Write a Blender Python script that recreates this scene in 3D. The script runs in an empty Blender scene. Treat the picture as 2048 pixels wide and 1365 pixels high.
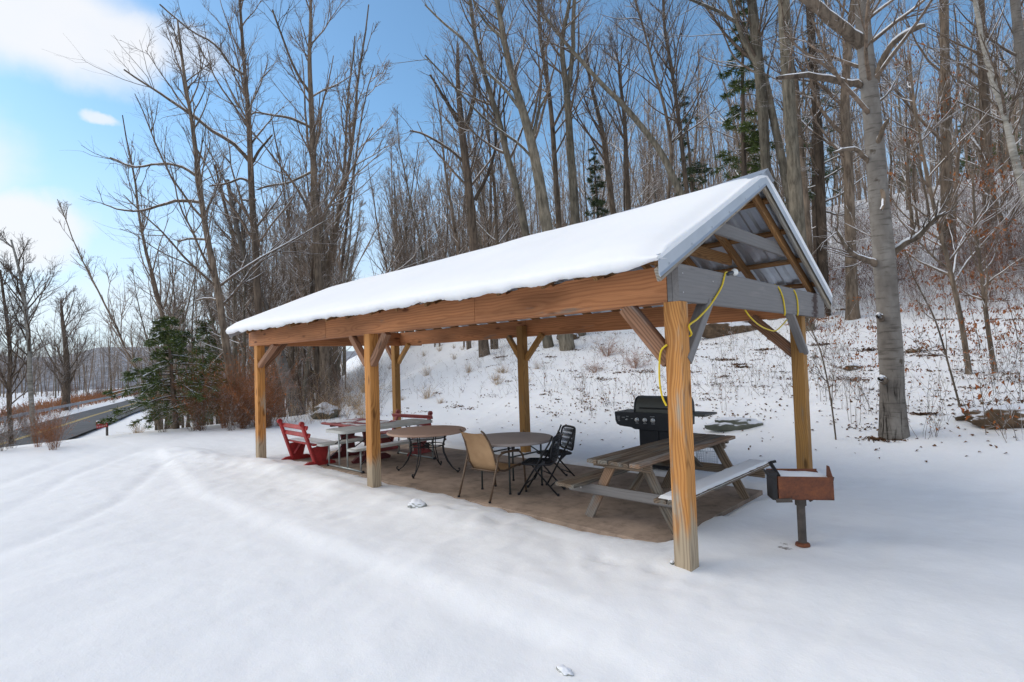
import bpy, math, random
import numpy as np
from mathutils import Vector, Matrix, noise as mnoise

# ------------------------------------------------------------------ camera, world, sun, exposure
S = 1.15                      # the scene is laid out in plan units; everything is scaled to metres at the end
sc = bpy.context.scene
col = sc.collection
CAM = np.array([1.9789046, -3.933233, 1.64811914])
CM = np.array([[0.71989414, 0.69330666, -0.03283757],
               [0.04811035, -0.00264664, 0.99883852],
               [-0.69241449, 0.72063782, 0.03526052]])   # rows: right, up, forward
FPX = 1096.3833
cd = bpy.data.cameras.new('camera'); cam = bpy.data.objects.new('camera', cd); col.objects.link(cam)
cd.sensor_fit = 'HORIZONTAL'; cd.sensor_width = 36.0; cd.lens = FPX / 2048 * 36.0
cd.clip_start = 0.05; cd.clip_end = 3000
mw = Matrix.Identity(4)
for i in range(3):
    mw[i][0] = CM[0][i]; mw[i][1] = CM[1][i]; mw[i][2] = -CM[2][i]; mw[i][3] = CAM[i] * S
cam.matrix_world = mw
sc.camera = cam

SUN_EL, SUN_AZ = math.radians(36), math.radians(-152)      # azimuth measured from +X, counter-clockwise
world = bpy.data.worlds.new('World'); sc.world = world; world.use_nodes = True
wn = world.node_tree; wn.nodes.clear()
def N(nt, t, **kw):
    n = nt.nodes.new(t)
    for k, v in kw.items():
        if k.startswith('i_'): n.inputs[k[2:].replace('_', ' ')].default_value = v
        elif isinstance(k, str) and hasattr(n, k): setattr(n, k, v)
    return n
def build_world():
    nt = wn; L = nt.links.new
    out = N(nt, 'ShaderNodeOutputWorld'); bg = N(nt, 'ShaderNodeBackground')
    sky = N(nt, 'ShaderNodeTexSky'); sky.sky_type = 'NISHITA'; sky.sun_disc = False
    sky.sun_elevation = SUN_EL; sky.sun_rotation = math.pi / 2 - SUN_AZ
    sky.air_density = 1.0; sky.dust_density = 0.6; sky.ozone_density = 2.2
    tc = N(nt, 'ShaderNodeTexCoord')
    # thin high haze: sky colour is lifted towards white, more so near the horizon
    sep = N(nt, 'ShaderNodeSeparateXYZ'); L(tc.outputs['Generated'], sep.inputs[0])
    # cloud cover added out of view, flattened towards the horizon (a cloud plane)
    dv = N(nt, 'ShaderNodeMath', operation='ADD'); L(sep.outputs['Z'], dv.inputs[0]); dv.inputs[1].default_value = 0.16
    mx = N(nt, 'ShaderNodeMath', operation='MAXIMUM'); L(dv.outputs[0], mx.inputs[0]); mx.inputs[1].default_value = 0.05
    dx = N(nt, 'ShaderNodeMath', operation='DIVIDE'); L(sep.outputs['X'], dx.inputs[0]); L(mx.outputs[0], dx.inputs[1])
    dy = N(nt, 'ShaderNodeMath', operation='DIVIDE'); L(sep.outputs['Y'], dy.inputs[0]); L(mx.outputs[0], dy.inputs[1])
    cmb = N(nt, 'ShaderNodeCombineXYZ'); L(dx.outputs[0], cmb.inputs[0]); L(dy.outputs[0], cmb.inputs[1])
    nz = N(nt, 'ShaderNodeTexNoise'); L(tc.outputs['Generated'], nz.inputs['Vector'])
    nz.inputs['Scale'].default_value = 4.5; nz.inputs['Detail'].default_value = 7.0; nz.inputs['Roughness'].default_value = 0.55
    # individual clouds standing in the west: direction, half width, half height, strength
    total = None
    def blob(px, py, rx, ry, amt):
        nonlocal total
        d = CM.T @ np.array([(px - 1024) / FPX, -(py - 682.5) / FPX, 1.0]); d /= np.linalg.norm(d)
        up = np.array([0, 0, 1.0]); r = np.cross(d, up); r /= np.linalg.norm(r); u = np.cross(r, d)
        a1 = N(nt, 'ShaderNodeVectorMath', operation='DOT_PRODUCT'); L(wv.outputs[0], a1.inputs[0]); a1.inputs[1].default_value = tuple(r / rx)
        a2 = N(nt, 'ShaderNodeVectorMath', operation='DOT_PRODUCT'); L(wv.outputs[0], a2.inputs[0]); a2.inputs[1].default_value = tuple(u / ry)
        a3 = N(nt, 'ShaderNodeVectorMath', operation='DOT_PRODUCT'); L(tc.outputs['Generated'], a3.inputs[0]); a3.inputs[1].default_value = tuple(d)
        s1 = N(nt, 'ShaderNodeMath', operation='MULTIPLY'); L(a1.outputs['Value'], s1.inputs[0]); L(a1.outputs['Value'], s1.inputs[1])
        s2 = N(nt, 'ShaderNodeMath', operation='MULTIPLY_ADD'); L(a2.outputs['Value'], s2.inputs[0]); L(a2.outputs['Value'], s2.inputs[1]); L(s1.outputs[0], s2.inputs[2])
        e = N(nt, 'ShaderNodeMapRange', interpolation_type='SMOOTHSTEP'); L(s2.outputs[0], e.inputs['Value'])
        e.inputs['From Min'].default_value = 1.0; e.inputs['From Max'].default_value = 0.15; e.inputs['To Max'].default_value = amt
        g = N(nt, 'ShaderNodeMath', operation='GREATER_THAN'); L(a3.outputs['Value'], g.inputs[0]); g.inputs[1].default_value = 0.3
        m = N(nt, 'ShaderNodeMath', operation='MULTIPLY'); L(e.outputs[0], m.inputs[0]); L(g.outputs[0], m.inputs[1])
        if total is None: total = m
        else:
            q = N(nt, 'ShaderNodeMath', operation='MAXIMUM'); L(total.outputs[0], q.inputs[0]); L(m.outputs[0], q.inputs[1]); total = q
    # warped direction so that cloud edges are ragged and wispy
    off = N(nt, 'ShaderNodeVectorMath', operation='SUBTRACT'); L(nz.outputs['Color'], off.inputs[0]); off.inputs[1].default_value = (.5, .5, .5)
    wv = N(nt, 'ShaderNodeVectorMath', operation='MULTIPLY_ADD'); L(off.outputs[0], wv.inputs[0]); wv.inputs[1].default_value = (.19, .19, .13); L(tc.outputs['Generated'], wv.inputs[2])
    blob(60, 40, .21, .10, .95); blob(215, 85, .14, .075, .95); blob(330, 110, .10, .05, .6); blob(20, 440, .085, .055, .9)
    blob(185, 264, .035, .014, .75); blob(120, 128, .045, .017, .4); blob(60, 590, .30, .05, .3); blob(-420, 260, .2, .12, .9); blob(-900, 60, .3, .1, .9)
    blob(1300, 560, .9, .06, .35)
    # unseen cloud cover behind the view, thickened to whiten and brighten the ambient light
    n2 = N(nt, 'ShaderNodeTexNoise'); L(cmb.outputs[0], n2.inputs['Vector']); n2.inputs['Scale'].default_value = 0.55; n2.inputs['Detail'].default_value = 5.0
    c2 = N(nt, 'ShaderNodeMapRange', interpolation_type='SMOOTHSTEP'); L(n2.outputs['Fac'], c2.inputs['Value'])
    c2.inputs['From Min'].default_value = .40; c2.inputs['From Max'].default_value = .60; c2.inputs['To Max'].default_value = .92
    dn = CM[2].copy(); dn[2] = 0; dn /= np.linalg.norm(dn)
    fw = N(nt, 'ShaderNodeVectorMath', operation='DOT_PRODUCT'); L(tc.outputs['Generated'], fw.inputs[0]); fw.inputs[1].default_value = tuple(dn)
    fr = N(nt, 'ShaderNodeMapRange', interpolation_type='SMOOTHSTEP'); L(fw.outputs['Value'], fr.inputs['Value'])
    fr.inputs['From Min'].default_value = .55; fr.inputs['From Max'].default_value = .2
    gm = N(nt, 'ShaderNodeMath', operation='MULTIPLY'); L(c2.outputs[0], gm.inputs[0]); L(fr.outputs[0], gm.inputs[1])
    tot = N(nt, 'ShaderNodeMath', operation='MAXIMUM'); L(total.outputs[0], tot.inputs[0]); L(gm.outputs[0], tot.inputs[1])
    wz = N(nt, 'ShaderNodeTexNoise'); L(wv.outputs[0], wz.inputs['Vector']); wz.inputs['Scale'].default_value = 9.0; wz.inputs['Detail'].default_value = 6.0
    wr = N(nt, 'ShaderNodeMapRange'); L(wz.outputs['Fac'], wr.inputs['Value']); wr.inputs['From Min'].default_value = .3; wr.inputs['From Max'].default_value = .62; wr.inputs['To Min'].default_value = .93
    tw = N(nt, 'ShaderNodeMath', operation='MULTIPLY'); L(tot.outputs[0], tw.inputs[0]); L(wr.outputs[0], tw.inputs[1]); tot = tw
    # pale haze towards the horizon
    hz = N(nt, 'ShaderNodeMapRange'); L(sep.outputs['Z'], hz.inputs['Value']); hz.inputs['From Min'].default_value = .42; hz.inputs['From Max'].default_value = 0.02
    hz.inputs['To Min'].default_value = SKY_HZ[0]; hz.inputs['To Max'].default_value = SKY_HZ[1]; hz.interpolation_type = 'SMOOTHSTEP'
    mh = N(nt, 'ShaderNodeMix', data_type='RGBA'); tn = N(nt, 'ShaderNodeMix', data_type='RGBA', blend_type='MULTIPLY'); tn.inputs[0].default_value = 1; L(sky.outputs[0], tn.inputs[6]); tn.inputs[7].default_value = SKY_TINT; L(hz.outputs[0], mh.inputs[0]); L(tn.outputs[2], mh.inputs[6]); mh.inputs[7].default_value = SKY_HAZE
    mc = N(nt, 'ShaderNodeMix', data_type='RGBA'); L(tot.outputs[0], mc.inputs[0]); L(mh.outputs[2], mc.inputs[6]); mc.inputs[7].default_value = SKY_CLOUD
    L(mc.outputs[2], bg.inputs['Color']); bg.inputs['Strength'].default_value = SKY_STR
    L(bg.outputs[0], out.inputs['Surface'])
SKY_STR = 0.135
SKY_HZ = (0.04, 0.8)
SKY_HAZE = (4.05, 4.5, 5.25, 1)
SKY_CLOUD = (4.9, 4.95, 5.1, 1)
SKY_TINT = (0.64, 0.87, 0.92, 1)
build_world()
sd = bpy.data.lights.new('sun', 'SUN'); sun = bpy.data.objects.new('sun', sd); col.objects.link(sun)
sd.energy = 1.3; sd.angle = math.radians(60); sd.color = (1.0, .89, .76)
dvec = Vector((math.cos(SUN_EL) * math.cos(SUN_AZ), math.cos(SUN_EL) * math.sin(SUN_AZ), math.sin(SUN_EL)))
sun.rotation_euler = dvec.to_track_quat('Z', 'Y').to_euler(); sun.location = dvec * 60
vs = sc.view_settings; sc.display_settings.display_device = 'sRGB'
vs.view_transform = 'Standard'; vs.look = 'None'; vs.exposure = 0.53; vs.gamma = 1; vs.use_curve_mapping = False
sc.render.engine = 'CYCLES'
sc.cycles.max_bounces = 6; sc.cycles.diffuse_bounces = 3; sc.cycles.transparent_max_bounces = 6

# ------------------------------------------------------------------ placing helpers (plan units)
def ray(x, y): return CM.T @ np.array([(x - 1024) / FPX, -(y - 682.5) / FPX, 1.0])
def un(x, y, z=0.0):
    d = ray(x, y); t = (z - CAM[2]) / d[2]; return CAM + t * d
def uny(x, y, Y):
    d = ray(x, y); return CAM + (Y - CAM[1]) / d[1] * d
def unx(x, y, X):
    d = ray(x, y); return CAM + (X - CAM[0]) / d[0] * d
def und(x, y, D): return CAM + ray(x, y) * D
def fb(x, y, s, z=0.0, o=3):
    v = 0; a = 1; t = 0
    for k in range(o):
        v += a * mnoise.noise((x * s, y * s, z + 7.3 * k)); t += a; a *= .5; s *= 2.1
    return v / t
def sst(a, b, x):
    t = min(1, max(0, (x - a) / (b - a))); return t * t * (3 - 2 * t)
def ridge_w(x, y, pts, w):
    # gaussian distance to a polyline
    best = 1e9
    for (ax, ay), (bx, by) in zip(pts[:-1], pts[1:]):
        dx, dy = bx - ax, by - ay; t = max(0, min(1, ((x - ax) * dx + (y - ay) * dy) / (dx * dx + dy * dy)))
        d = (x - ax - t * dx) ** 2 + (y - ay - t * dy) ** 2
        if d < best: best = d
    return math.exp(-best / (w * w))
CREST = [tuple(un(*p)[:2]) for p in ((330, 905), (430, 925), (530, 935), (640, 970), (700, 992), (850, 1022), (1000, 1062), (1150, 1112), (1260, 1135))]
CREST2 = [tuple(un(*p)[:2]) for p in ((330, 920), (400, 990), (560, 1060), (800, 1150), (1050, 1250), (1300, 1330), (1500, 1420))]
RUT = [[tuple(un(*p)[:2]) for p in q] for q in (((-40, 985), (120, 925), (250, 885)), ((-60, 1060), (150, 950), (300, 893), (380, 868)), ((-60, 1130), (120, 1060), (240, 1000), (330, 930)))]
PAD = (-8.05, -0.48, 0.42, 2.86)
def side_d(x, y, pts):
    # signed distance to a polyline, positive on its right-hand side (towards the pavilion)
    best = 1e9; sg = 1
    for (ax, ay), (bx, by) in zip(pts[:-1], pts[1:]):
        dx, dy = bx - ax, by - ay; t = max(0, min(1, ((x - ax) * dx + (y - ay) * dy) / (dx * dx + dy * dy)))
        d = math.hypot(x - ax - t * dx, y - ay - t * dy)
        if d < best: best = d; sg = 1 if dx * (y - ay) - dy * (x - ax) > 0 else -1
    return best * sg
def hill(x, y):
    y0 = 3.6 + max(0, -x - 13) * .20 + max(0, -x - 38) * .32
    t = y - y0
    if t <= 0: return 0.0
    h = .045 * t * t if t < 3 else .405 + .27 * (t - 3)
    if t > 12: h += .07 * (t - 12)
    if h > 14: h = 14 + (h - 14) * .25
    return h
def pad_sd(x, y):
    x0, x1, y0, y1 = PAD
    dx = max(x0 - x, x - x1); dy = max(y0 - y, y - y1)
    return max(dx, dy)
def ter(x, y, near=True):
    z = hill(x, y)
    z -= 2.2 * sst(15.2, 31, -x + .35 * max(0, -y - 1)) * (1 - sst(0, 6, hill(x, y)))
    r = math.hypot(x - 2, y + 4)
    if r < 120: z += .05 * fb(x, y, .35, 3.1) * (1 if pad_sd(x, y) > 1.5 else .25) * (1 + 2.0 * sst(4, 8, y))
    if near and -16 < x < 8 and -6 < y < 9:
        z += .018 * fb(x, y, 1.9, 9.0, 3) * (1 + 1.3 * sst(3.2, 5.5, y))
        z += .014 * fb(x, y, 6.5, 19.0, 3) * (1 + 1.4 * ridge_w(x, y, CREST, .9))
        z += .03 * max(0, fb(x, y, 2.3, 31.0, 3)) * ridge_w(x, y, CREST, .9)
        z += .09 * ridge_w(x, y, CREST, .38) * (1 + .8 * fb(x, y, 1.6, 5.0, 2)) * (1 - sst(-2.6, -.9, x))
        z += .022 * ridge_w(x, y, CREST2, .5) * (1 + .6 * fb(x, y, 1.3, 2.0, 2))
        sdd = side_d(x, y, CREST2) + .10 * fb(x, y, 1.8, 6.6, 3); z += (.045 * sst(-.16, .10, sdd) * (1 - sst(.3, 1.6, sdd))) * (1 - sst(-.4, 1.2, x))
        for q in RUT: z -= .022 * ridge_w(x, y, q, .10)
        # soft ridges in the near snow to the right of the corner post
        z += .012 * math.sin(y * 5.5 + 2.2 * fb(x, y, .8, 1.0, 2) - x * 1.2) * sst(-1.5, 0, x) * (1 - sst(1.5, 4, y))
        # hollow round each post foot and the barbecue pedestal
        for (hx, hy) in HOLES:
            z -= .016 * math.exp(-((x - hx) ** 2 + (y - hy) ** 2) / .05)
    if near and -4 < x < 1 and -1 < y < .5:
        for hx, hy in PRINTS:
            d2 = (x - hx) ** 2 + (y - hy) ** 2
            if d2 < .03: z -= .022 * math.exp(-d2 / .004)
    sdv = pad_sd(x, y); z_out = z
    if sdv < .6:
        e = sdv + .13 * fb(x, y, 3.6, 4.4, 5) + .14 * fb(x, y, .9, 8.8, 2) - (.08 if y > 1.5 else 0)
        k = sst(-.02, .10, e)
        zb = max(z, .018) if e > 0 else z
        z = -.05 * (1 - k) + k * (.018 * (1 - sst(.2, .5, e)) + zb * sst(0, .4, e))
        if sdv > .35: z = z * (1 - sst(.35, .6, sdv)) + z_out * sst(.35, .6, sdv)
    return z
HOLES = [(0.0, .07), (-4.5, .07), (-8.2, .07), (-.1, 3.25), (-4.66, 3.25), (-8.6, 3.25), (.46, 1.14)]
PRINTS = []
_r = random.Random(8)
for (x0_, y0_), (x1_, y1_), n_ in (((880, 1022), (1120, 1075), 22), ((1120, 1075), (1345, 1112), 26), ((1000, 1045), (1300, 1085), 24), ((1180, 1110), (1330, 1150), 8)):
    for k_ in range(n_):
        u_ = _r.random(); q_ = un(x0_ + (x1_ - x0_) * u_ + _r.uniform(-8, 8), y0_ + (y1_ - y0_) * u_ + _r.uniform(-6, 6)); PRINTS.append((q_[0], q_[1]))
def hit(x, y, far=120.0):
    d = ray(x, y); t = 3.0; dt = .12
    while t < far:
        P = CAM + d * t
        if P[2] <= ter(P[0], P[1], False): break
        t += dt; dt = max(.12, t * .012)
    lo, hi = t - dt, t
    for _ in range(10):
        m = (lo + hi) / 2; P = CAM + d * m
        if P[2] <= ter(P[0], P[1], False): hi = m
        else: lo = m
    return CAM + d * hi

# ------------------------------------------------------------------ object helpers
def tag(o, label=None, cat=None, group=None, kind=None):
    if label: o['label'] = label
    if cat: o['category'] = cat
    if group: o['group'] = group
    if kind: o['kind'] = kind
    return o
def thing(name, label, cat, loc=(0, 0, 0), rz=0.0, group=None):
    o = bpy.data.objects.new(name, None); col.objects.link(o); o.empty_display_size = .1
    o.location = loc; o.rotation_euler = (0, 0, rz)
    return tag(o, label, cat, group)
def link(name, me, parent=None):
    o = bpy.data.objects.new(name, me); col.objects.link(o)
    if parent is not None: o.parent = parent
    return o
def copy_tree(o, parent=None):
    c = o.copy(); col.objects.link(c)
    if parent is not None: c.parent = parent
    for ch in list(o.children): copy_tree(ch, c)
    return c
class MB:
    def __init__(s): s.v = []; s.f = []; s.n = 0; s.q = []; s.mi = []
    def add(s, V, F, m=0):
        s.v += [tuple(map(float, p)) for p in V]; s.f += [tuple(i + s.n for i in f) for f in F]; s.mi += [m] * len(F); s.n += len(V); return s
    def box(s, c, d, R=None, ch=0.0, m=0):
        hx, hy, hz = [q / 2 for q in d]
        if ch <= 0:
            V = [Vector((sx * hx, sy * hy, sz * hz)) for sx in (-1, 1) for sy in (-1, 1) for sz in (-1, 1)]
            F = [(0, 1, 3, 2), (4, 6, 7, 5), (0, 4, 5, 1), (2, 3, 7, 6), (0, 2, 6, 4), (1, 5, 7, 3)]
        else:
            sec = [(-hy + ch, -hz), (hy - ch, -hz), (hy, -hz + ch), (hy, hz - ch), (hy - ch, hz), (-hy + ch, hz), (-hy, hz - ch), (-hy, -hz + ch)]
            V = [Vector((sx * hx, a, b)) for sx in (-1, 1) for a, b in sec]
            F = [tuple(range(7, -1, -1)), tuple(range(8, 16))] + [(i, (i + 1) % 8, 8 + (i + 1) % 8, 8 + i) for i in range(8)]
        if R is not None: V = [R @ p for p in V]
        c = Vector(c); return s.add([p + c for p in V], F, m)
    def bar(s, a, b, w, h, up=(0, 0, 1), ch=0.0, m=0):
        a = Vector(a); b = Vector(b); R = frame(b - a, up)
        return s.box((a + b) / 2, ((b - a).length, w, h), R, ch, m)
    def tube(s, pts, r, k=8, cap=True, m=0):
        P = [Vector(p) for p in pts]; n = len(P); rr = r if hasattr(r, '__len__') else [r] * n
        V = []; F = []; U = None
        for i in range(n):
            T = (P[min(i + 1, n - 1)] - P[max(i - 1, 0)]).normalized()
            if U is None:
                U = T.orthogonal().normalized()
            else: U = (U - T * U.dot(T)).normalized()
            W = T.cross(U)
            V += [P[i] + (U * math.cos(2 * math.pi * j / k) + W * math.sin(2 * math.pi * j / k)) * rr[i] for j in range(k)]
        for i in range(n - 1):
            for j in range(k):
                a = i * k + j; b = i * k + (j + 1) % k; F.append((a, b, b + k, a + k))
        if cap: F.append(tuple(range(k - 1, -1, -1))); F.append(tuple((n - 1) * k + j for j in range(k)))
        return s.add(V, F, m)
    def lathe(s, c, prof, k=24, m=0):
        c = Vector(c); V = [(c.x + r * math.cos(2 * math.pi * j / k), c.y + r * math.sin(2 * math.pi * j / k), c.z + z) for r, z in prof for j in range(k)]
        F = [(i * k + j, i * k + (j + 1) % k, (i + 1) * k + (j + 1) % k, (i + 1) * k + j) for i in range(len(prof) - 1) for j in range(k)]
        F.append(tuple(range(k - 1, -1, -1))); F.append(tuple((len(prof) - 1) * k + j for j in range(k)))
        return s.add(V, F, m)
    def prism(s, pts, d, m=0):
        # closed polygon (3-D points) extruded by vector d
        n = len(pts); P = [Vector(p) for p in pts]; D = Vector(d)
        return s.add(P + [p + D for p in P], [tuple(range(n - 1, -1, -1)), tuple(range(n, 2 * n))] + [(i, (i + 1) % n, n + (i + 1) % n, n + i) for i in range(n)], m)
    def mesh(s, name, mats, smooth=False):
        me = bpy.data.meshes.new(name); me.from_pydata(s.v, [], s.f)
        for m in (mats if isinstance(mats, (list, tuple)) else [mats]): me.materials.append(m)
        if any(s.mi): me.polygons.foreach_set('material_index', s.mi)
        if smooth: me.polygons.foreach_set('use_smooth', [True] * len(me.polygons))
        me.update(); fixn(me); return me
    def obj(s, name, mats, parent=None, smooth=False): return link(name, s.mesh(name, mats, smooth), parent)
import bmesh
def fixn(me):
    if len(me.polygons) > 20000: return
    b = bmesh.new(); b.from_mesh(me); bmesh.ops.recalc_face_normals(b, faces=b.faces); b.to_mesh(me); b.free()
def autosm(o, ang=40):
    me = o.data
    b = bmesh.new(); b.from_mesh(me)
    for f in b.faces: f.smooth = True
    for e in b.edges:
        if len(e.link_faces) == 2 and e.calc_face_angle(0) > math.radians(ang): e.smooth = False
    b.to_mesh(me); b.free(); return o
def frame(x, up=(0, 0, 1)):
    x = Vector(x).normalized(); u = Vector(up)
    if abs(x.dot(u.normalized())) > .98: u = Vector((0, 1, 0)) if abs(x.y) < .9 else Vector((1, 0, 0))
    y = u.cross(x).normalized(); z = x.cross(y)
    return Matrix((x, y, z)).transposed()
def beam(name, a, b, w, h, mat, parent, up=(0, 0, 1), ch=.006, seg=1):
    """a timber whose local X runs along its grain"""
    a = Vector(a); b = Vector(b); L = (b - a).length
    m = MB()
    m.box((0, 0, 0), (L, w, h), None, ch)
    o = m.obj(name, mat, parent)
    M4 = frame(b - a, up).to_4x4(); M4.translation = (a + b) / 2
    o.matrix_local = M4
    return o

# ------------------------------------------------------------------ materials
def mat_new(name):
    m = bpy.data.materials.new(name); m.use_nodes = True; nt = m.node_tree
    b = nt.nodes['Principled BSDF']; return m, nt, b
def ramp(nt, src, stops):
    r = N(nt, 'ShaderNodeValToRGB'); e = r.color_ramp.elements
    e[0].position, e[0].color = stops[0][0], (*stops[0][1], 1); e[1].position, e[1].color = stops[-1][0], (*stops[-1][1], 1)
    for p, c in stops[1:-1]:
        x = e.new(p); x.color = (*c, 1)
    nt.links.new(src, r.inputs[0]); return r
def mapping(nt, src, scale=(1, 1, 1), loc=(0, 0, 0)):
    m = N(nt, 'ShaderNodeMapping'); m.inputs['Scale'].default_value = scale; m.inputs['Location'].default_value = loc
    nt.links.new(src, m.inputs[0]); return m
def noi(nt, vec, scale, detail=4, rough=.5, dist=0):
    n = N(nt, 'ShaderNodeTexNoise'); n.inputs['Scale'].default_value = scale; n.inputs['Detail'].default_value = detail
    n.inputs['Roughness'].default_value = rough; n.inputs['Distortion'].default_value = dist; nt.links.new(vec, n.inputs['Vector']); return n
def mathn(nt, op, a, b=None, c=None, clamp=False):
    n = N(nt, 'ShaderNodeMath', operation=op); n.use_clamp = clamp
    for i, q in enumerate((a, b, c)):
        if q is None: continue
        if hasattr(q, 'is_linked') or hasattr(q, 'node'): nt.links.new(q, n.inputs[i])
        else: n.inputs[i].default_value = q
    return n.outputs[0]
def mixc(nt, f, a, b, blend='MIX'):
    n = N(nt, 'ShaderNodeMix', data_type='RGBA', blend_type=blend)
    for i, q in ((0, f), (6, a), (7, b)):
        if hasattr(q, 'node'): nt.links.new(q, n.inputs[i])
        elif i == 0: n.inputs[0].default_value = q
        else: n.inputs[i].default_value = (*q, 1)
    return n.outputs[2]
def bump(nt, b, h, strength=.3, dist=.01, prev=None):
    n = N(nt, 'ShaderNodeBump'); n.inputs['Strength'].default_value = strength; n.inputs['Distance'].default_value = dist
    nt.links.new(h, n.inputs['Height'])
    if prev is not None: nt.links.new(prev.outputs[0], n.inputs['Normal'])
    nt.links.new(n.outputs[0], b.inputs['Normal']); return n
def rnd(nt):
    oi = N(nt, 'ShaderNodeObjectInfo'); return oi.outputs['Random']
def snow_cover(nt, base, thr=.45, soft=.25, amt=1.0, nscale=3.0, lean=(0, 0, 1)):
    """white where the surface looks up (snow lying on the thing)"""
    g = N(nt, 'ShaderNodeNewGeometry')
    d = N(nt, 'ShaderNodeVectorMath', operation='DOT_PRODUCT'); nt.links.new(g.outputs['Normal'], d.inputs[0]); d.inputs[1].default_value = lean
    tc = N(nt, 'ShaderNodeTexCoord'); n = noi(nt, tc.outputs['Object'], nscale, 3)
    a = mathn(nt, 'MULTIPLY_ADD', n.outputs['Fac'], .9, -.45); a = mathn(nt, 'ADD', a, d.outputs['Value'])
    r = N(nt, 'ShaderNodeMapRange', interpolation_type='SMOOTHSTEP'); nt.links.new(a, r.inputs['Value'])
    r.inputs['From Min'].default_value = thr; r.inputs['From Max'].default_value = thr + soft; r.inputs['To Max'].default_value = amt
    return mixc(nt, r.outputs[0], base, (.80, .82, .87))

def m_snow(name='snow', grain=1.0):
    m, nt, b = mat_new(name); tc = N(nt, 'ShaderNodeTexCoord')
    n0 = noi(nt, tc.outputs['Object'], .7, 4); c = ramp(nt, n0.outputs['Fac'], [(.3, (.84, .845, .86)), (.7, (.885, .885, .895))])
    nt.links.new(c.outputs[0], b.inputs['Base Color']); b.inputs['Roughness'].default_value = .75
    b.inputs['Specular IOR Level'].default_value = .25
    b.inputs['Subsurface Weight'].default_value = .25; b.inputs['Subsurface Radius'].default_value = (.03, .035, .045); b.inputs['Subsurface Scale'].default_value = .6
    n1 = noi(nt, tc.outputs['Object'], 260, 2); n2 = noi(nt, tc.outputs['Object'], 7, 5, .55)
    b1 = bump(nt, b, n2.outputs['Fac'], .12 * grain, .05); bump(nt, b, n1.outputs['Fac'], .18 * grain, .003, b1)
    return m
M = {}
M['snow'] = m_snow()
def m_ground():
    """snow sheet; bare soil shows where the sheet lies by the pad's back edge"""
    m, nt, b = mat_new('snow_ground'); tc = N(nt, 'ShaderNodeTexCoord')
    n0 = noi(nt, tc.outputs['Object'], .5, 5); c = ramp(nt, n0.outputs['Fac'], [(.3, (.835, .84, .855)), (.7, (.885, .885, .895))])
    at = N(nt, 'ShaderNodeAttribute'); at.attribute_name = 'slush'
    n3 = noi(nt, tc.outputs['Object'], 3.5, 5, .65)
    f = mathn(nt, 'MULTIPLY_ADD', n3.outputs['Fac'], 1.6, -.55, True); f = mathn(nt, 'MULTIPLY', f, at.outputs['Fac'], None, True)
    cc = mixc(nt, f, c.outputs[0], (.42, .42, .46))
    at2 = N(nt, 'ShaderNodeAttribute'); at2.attribute_name = 'soil'
    n4 = noi(nt, tc.outputs['Object'], 9, 6, .7)
    f2 = mathn(nt, 'ADD', n4.outputs['Fac'], at2.outputs['Fac']); r = N(nt, 'ShaderNodeMapRange'); nt.links.new(f2, r.inputs['Value'])
    r.inputs['From Min'].default_value = 1.0; r.inputs['From Max'].default_value = 1.12
    n5 = noi(nt, tc.outputs['Object'], 40, 3); soil = ramp(nt, n5.outputs['Fac'], [(.3, (.05, .035, .025)), (.7, (.17, .115, .08))])
    cc = mixc(nt, r.outputs[0], cc, soil.outputs[0])
    nt.links.new(cc, b.inputs['Base Color']); b.inputs['Roughness'].default_value = .75; b.inputs['Specular IOR Level'].default_value = .25
    b.inputs['Subsurface Weight'].default_value = .2; b.inputs['Subsurface Radius'].default_value = (.03, .035, .045); b.inputs['Subsurface Scale'].default_value = .6
    n1 = noi(nt, tc.outputs['Object'], 95, 4, .7); n2 = noi(nt, tc.outputs['Object'], 5, 6, .6)
    b1 = bump(nt, b, n2.outputs['Fac'], .2, .06); bump(nt, b, n1.outputs['Fac'], .35, .006, b1)
    return m
M['ground'] = m_ground()
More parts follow.
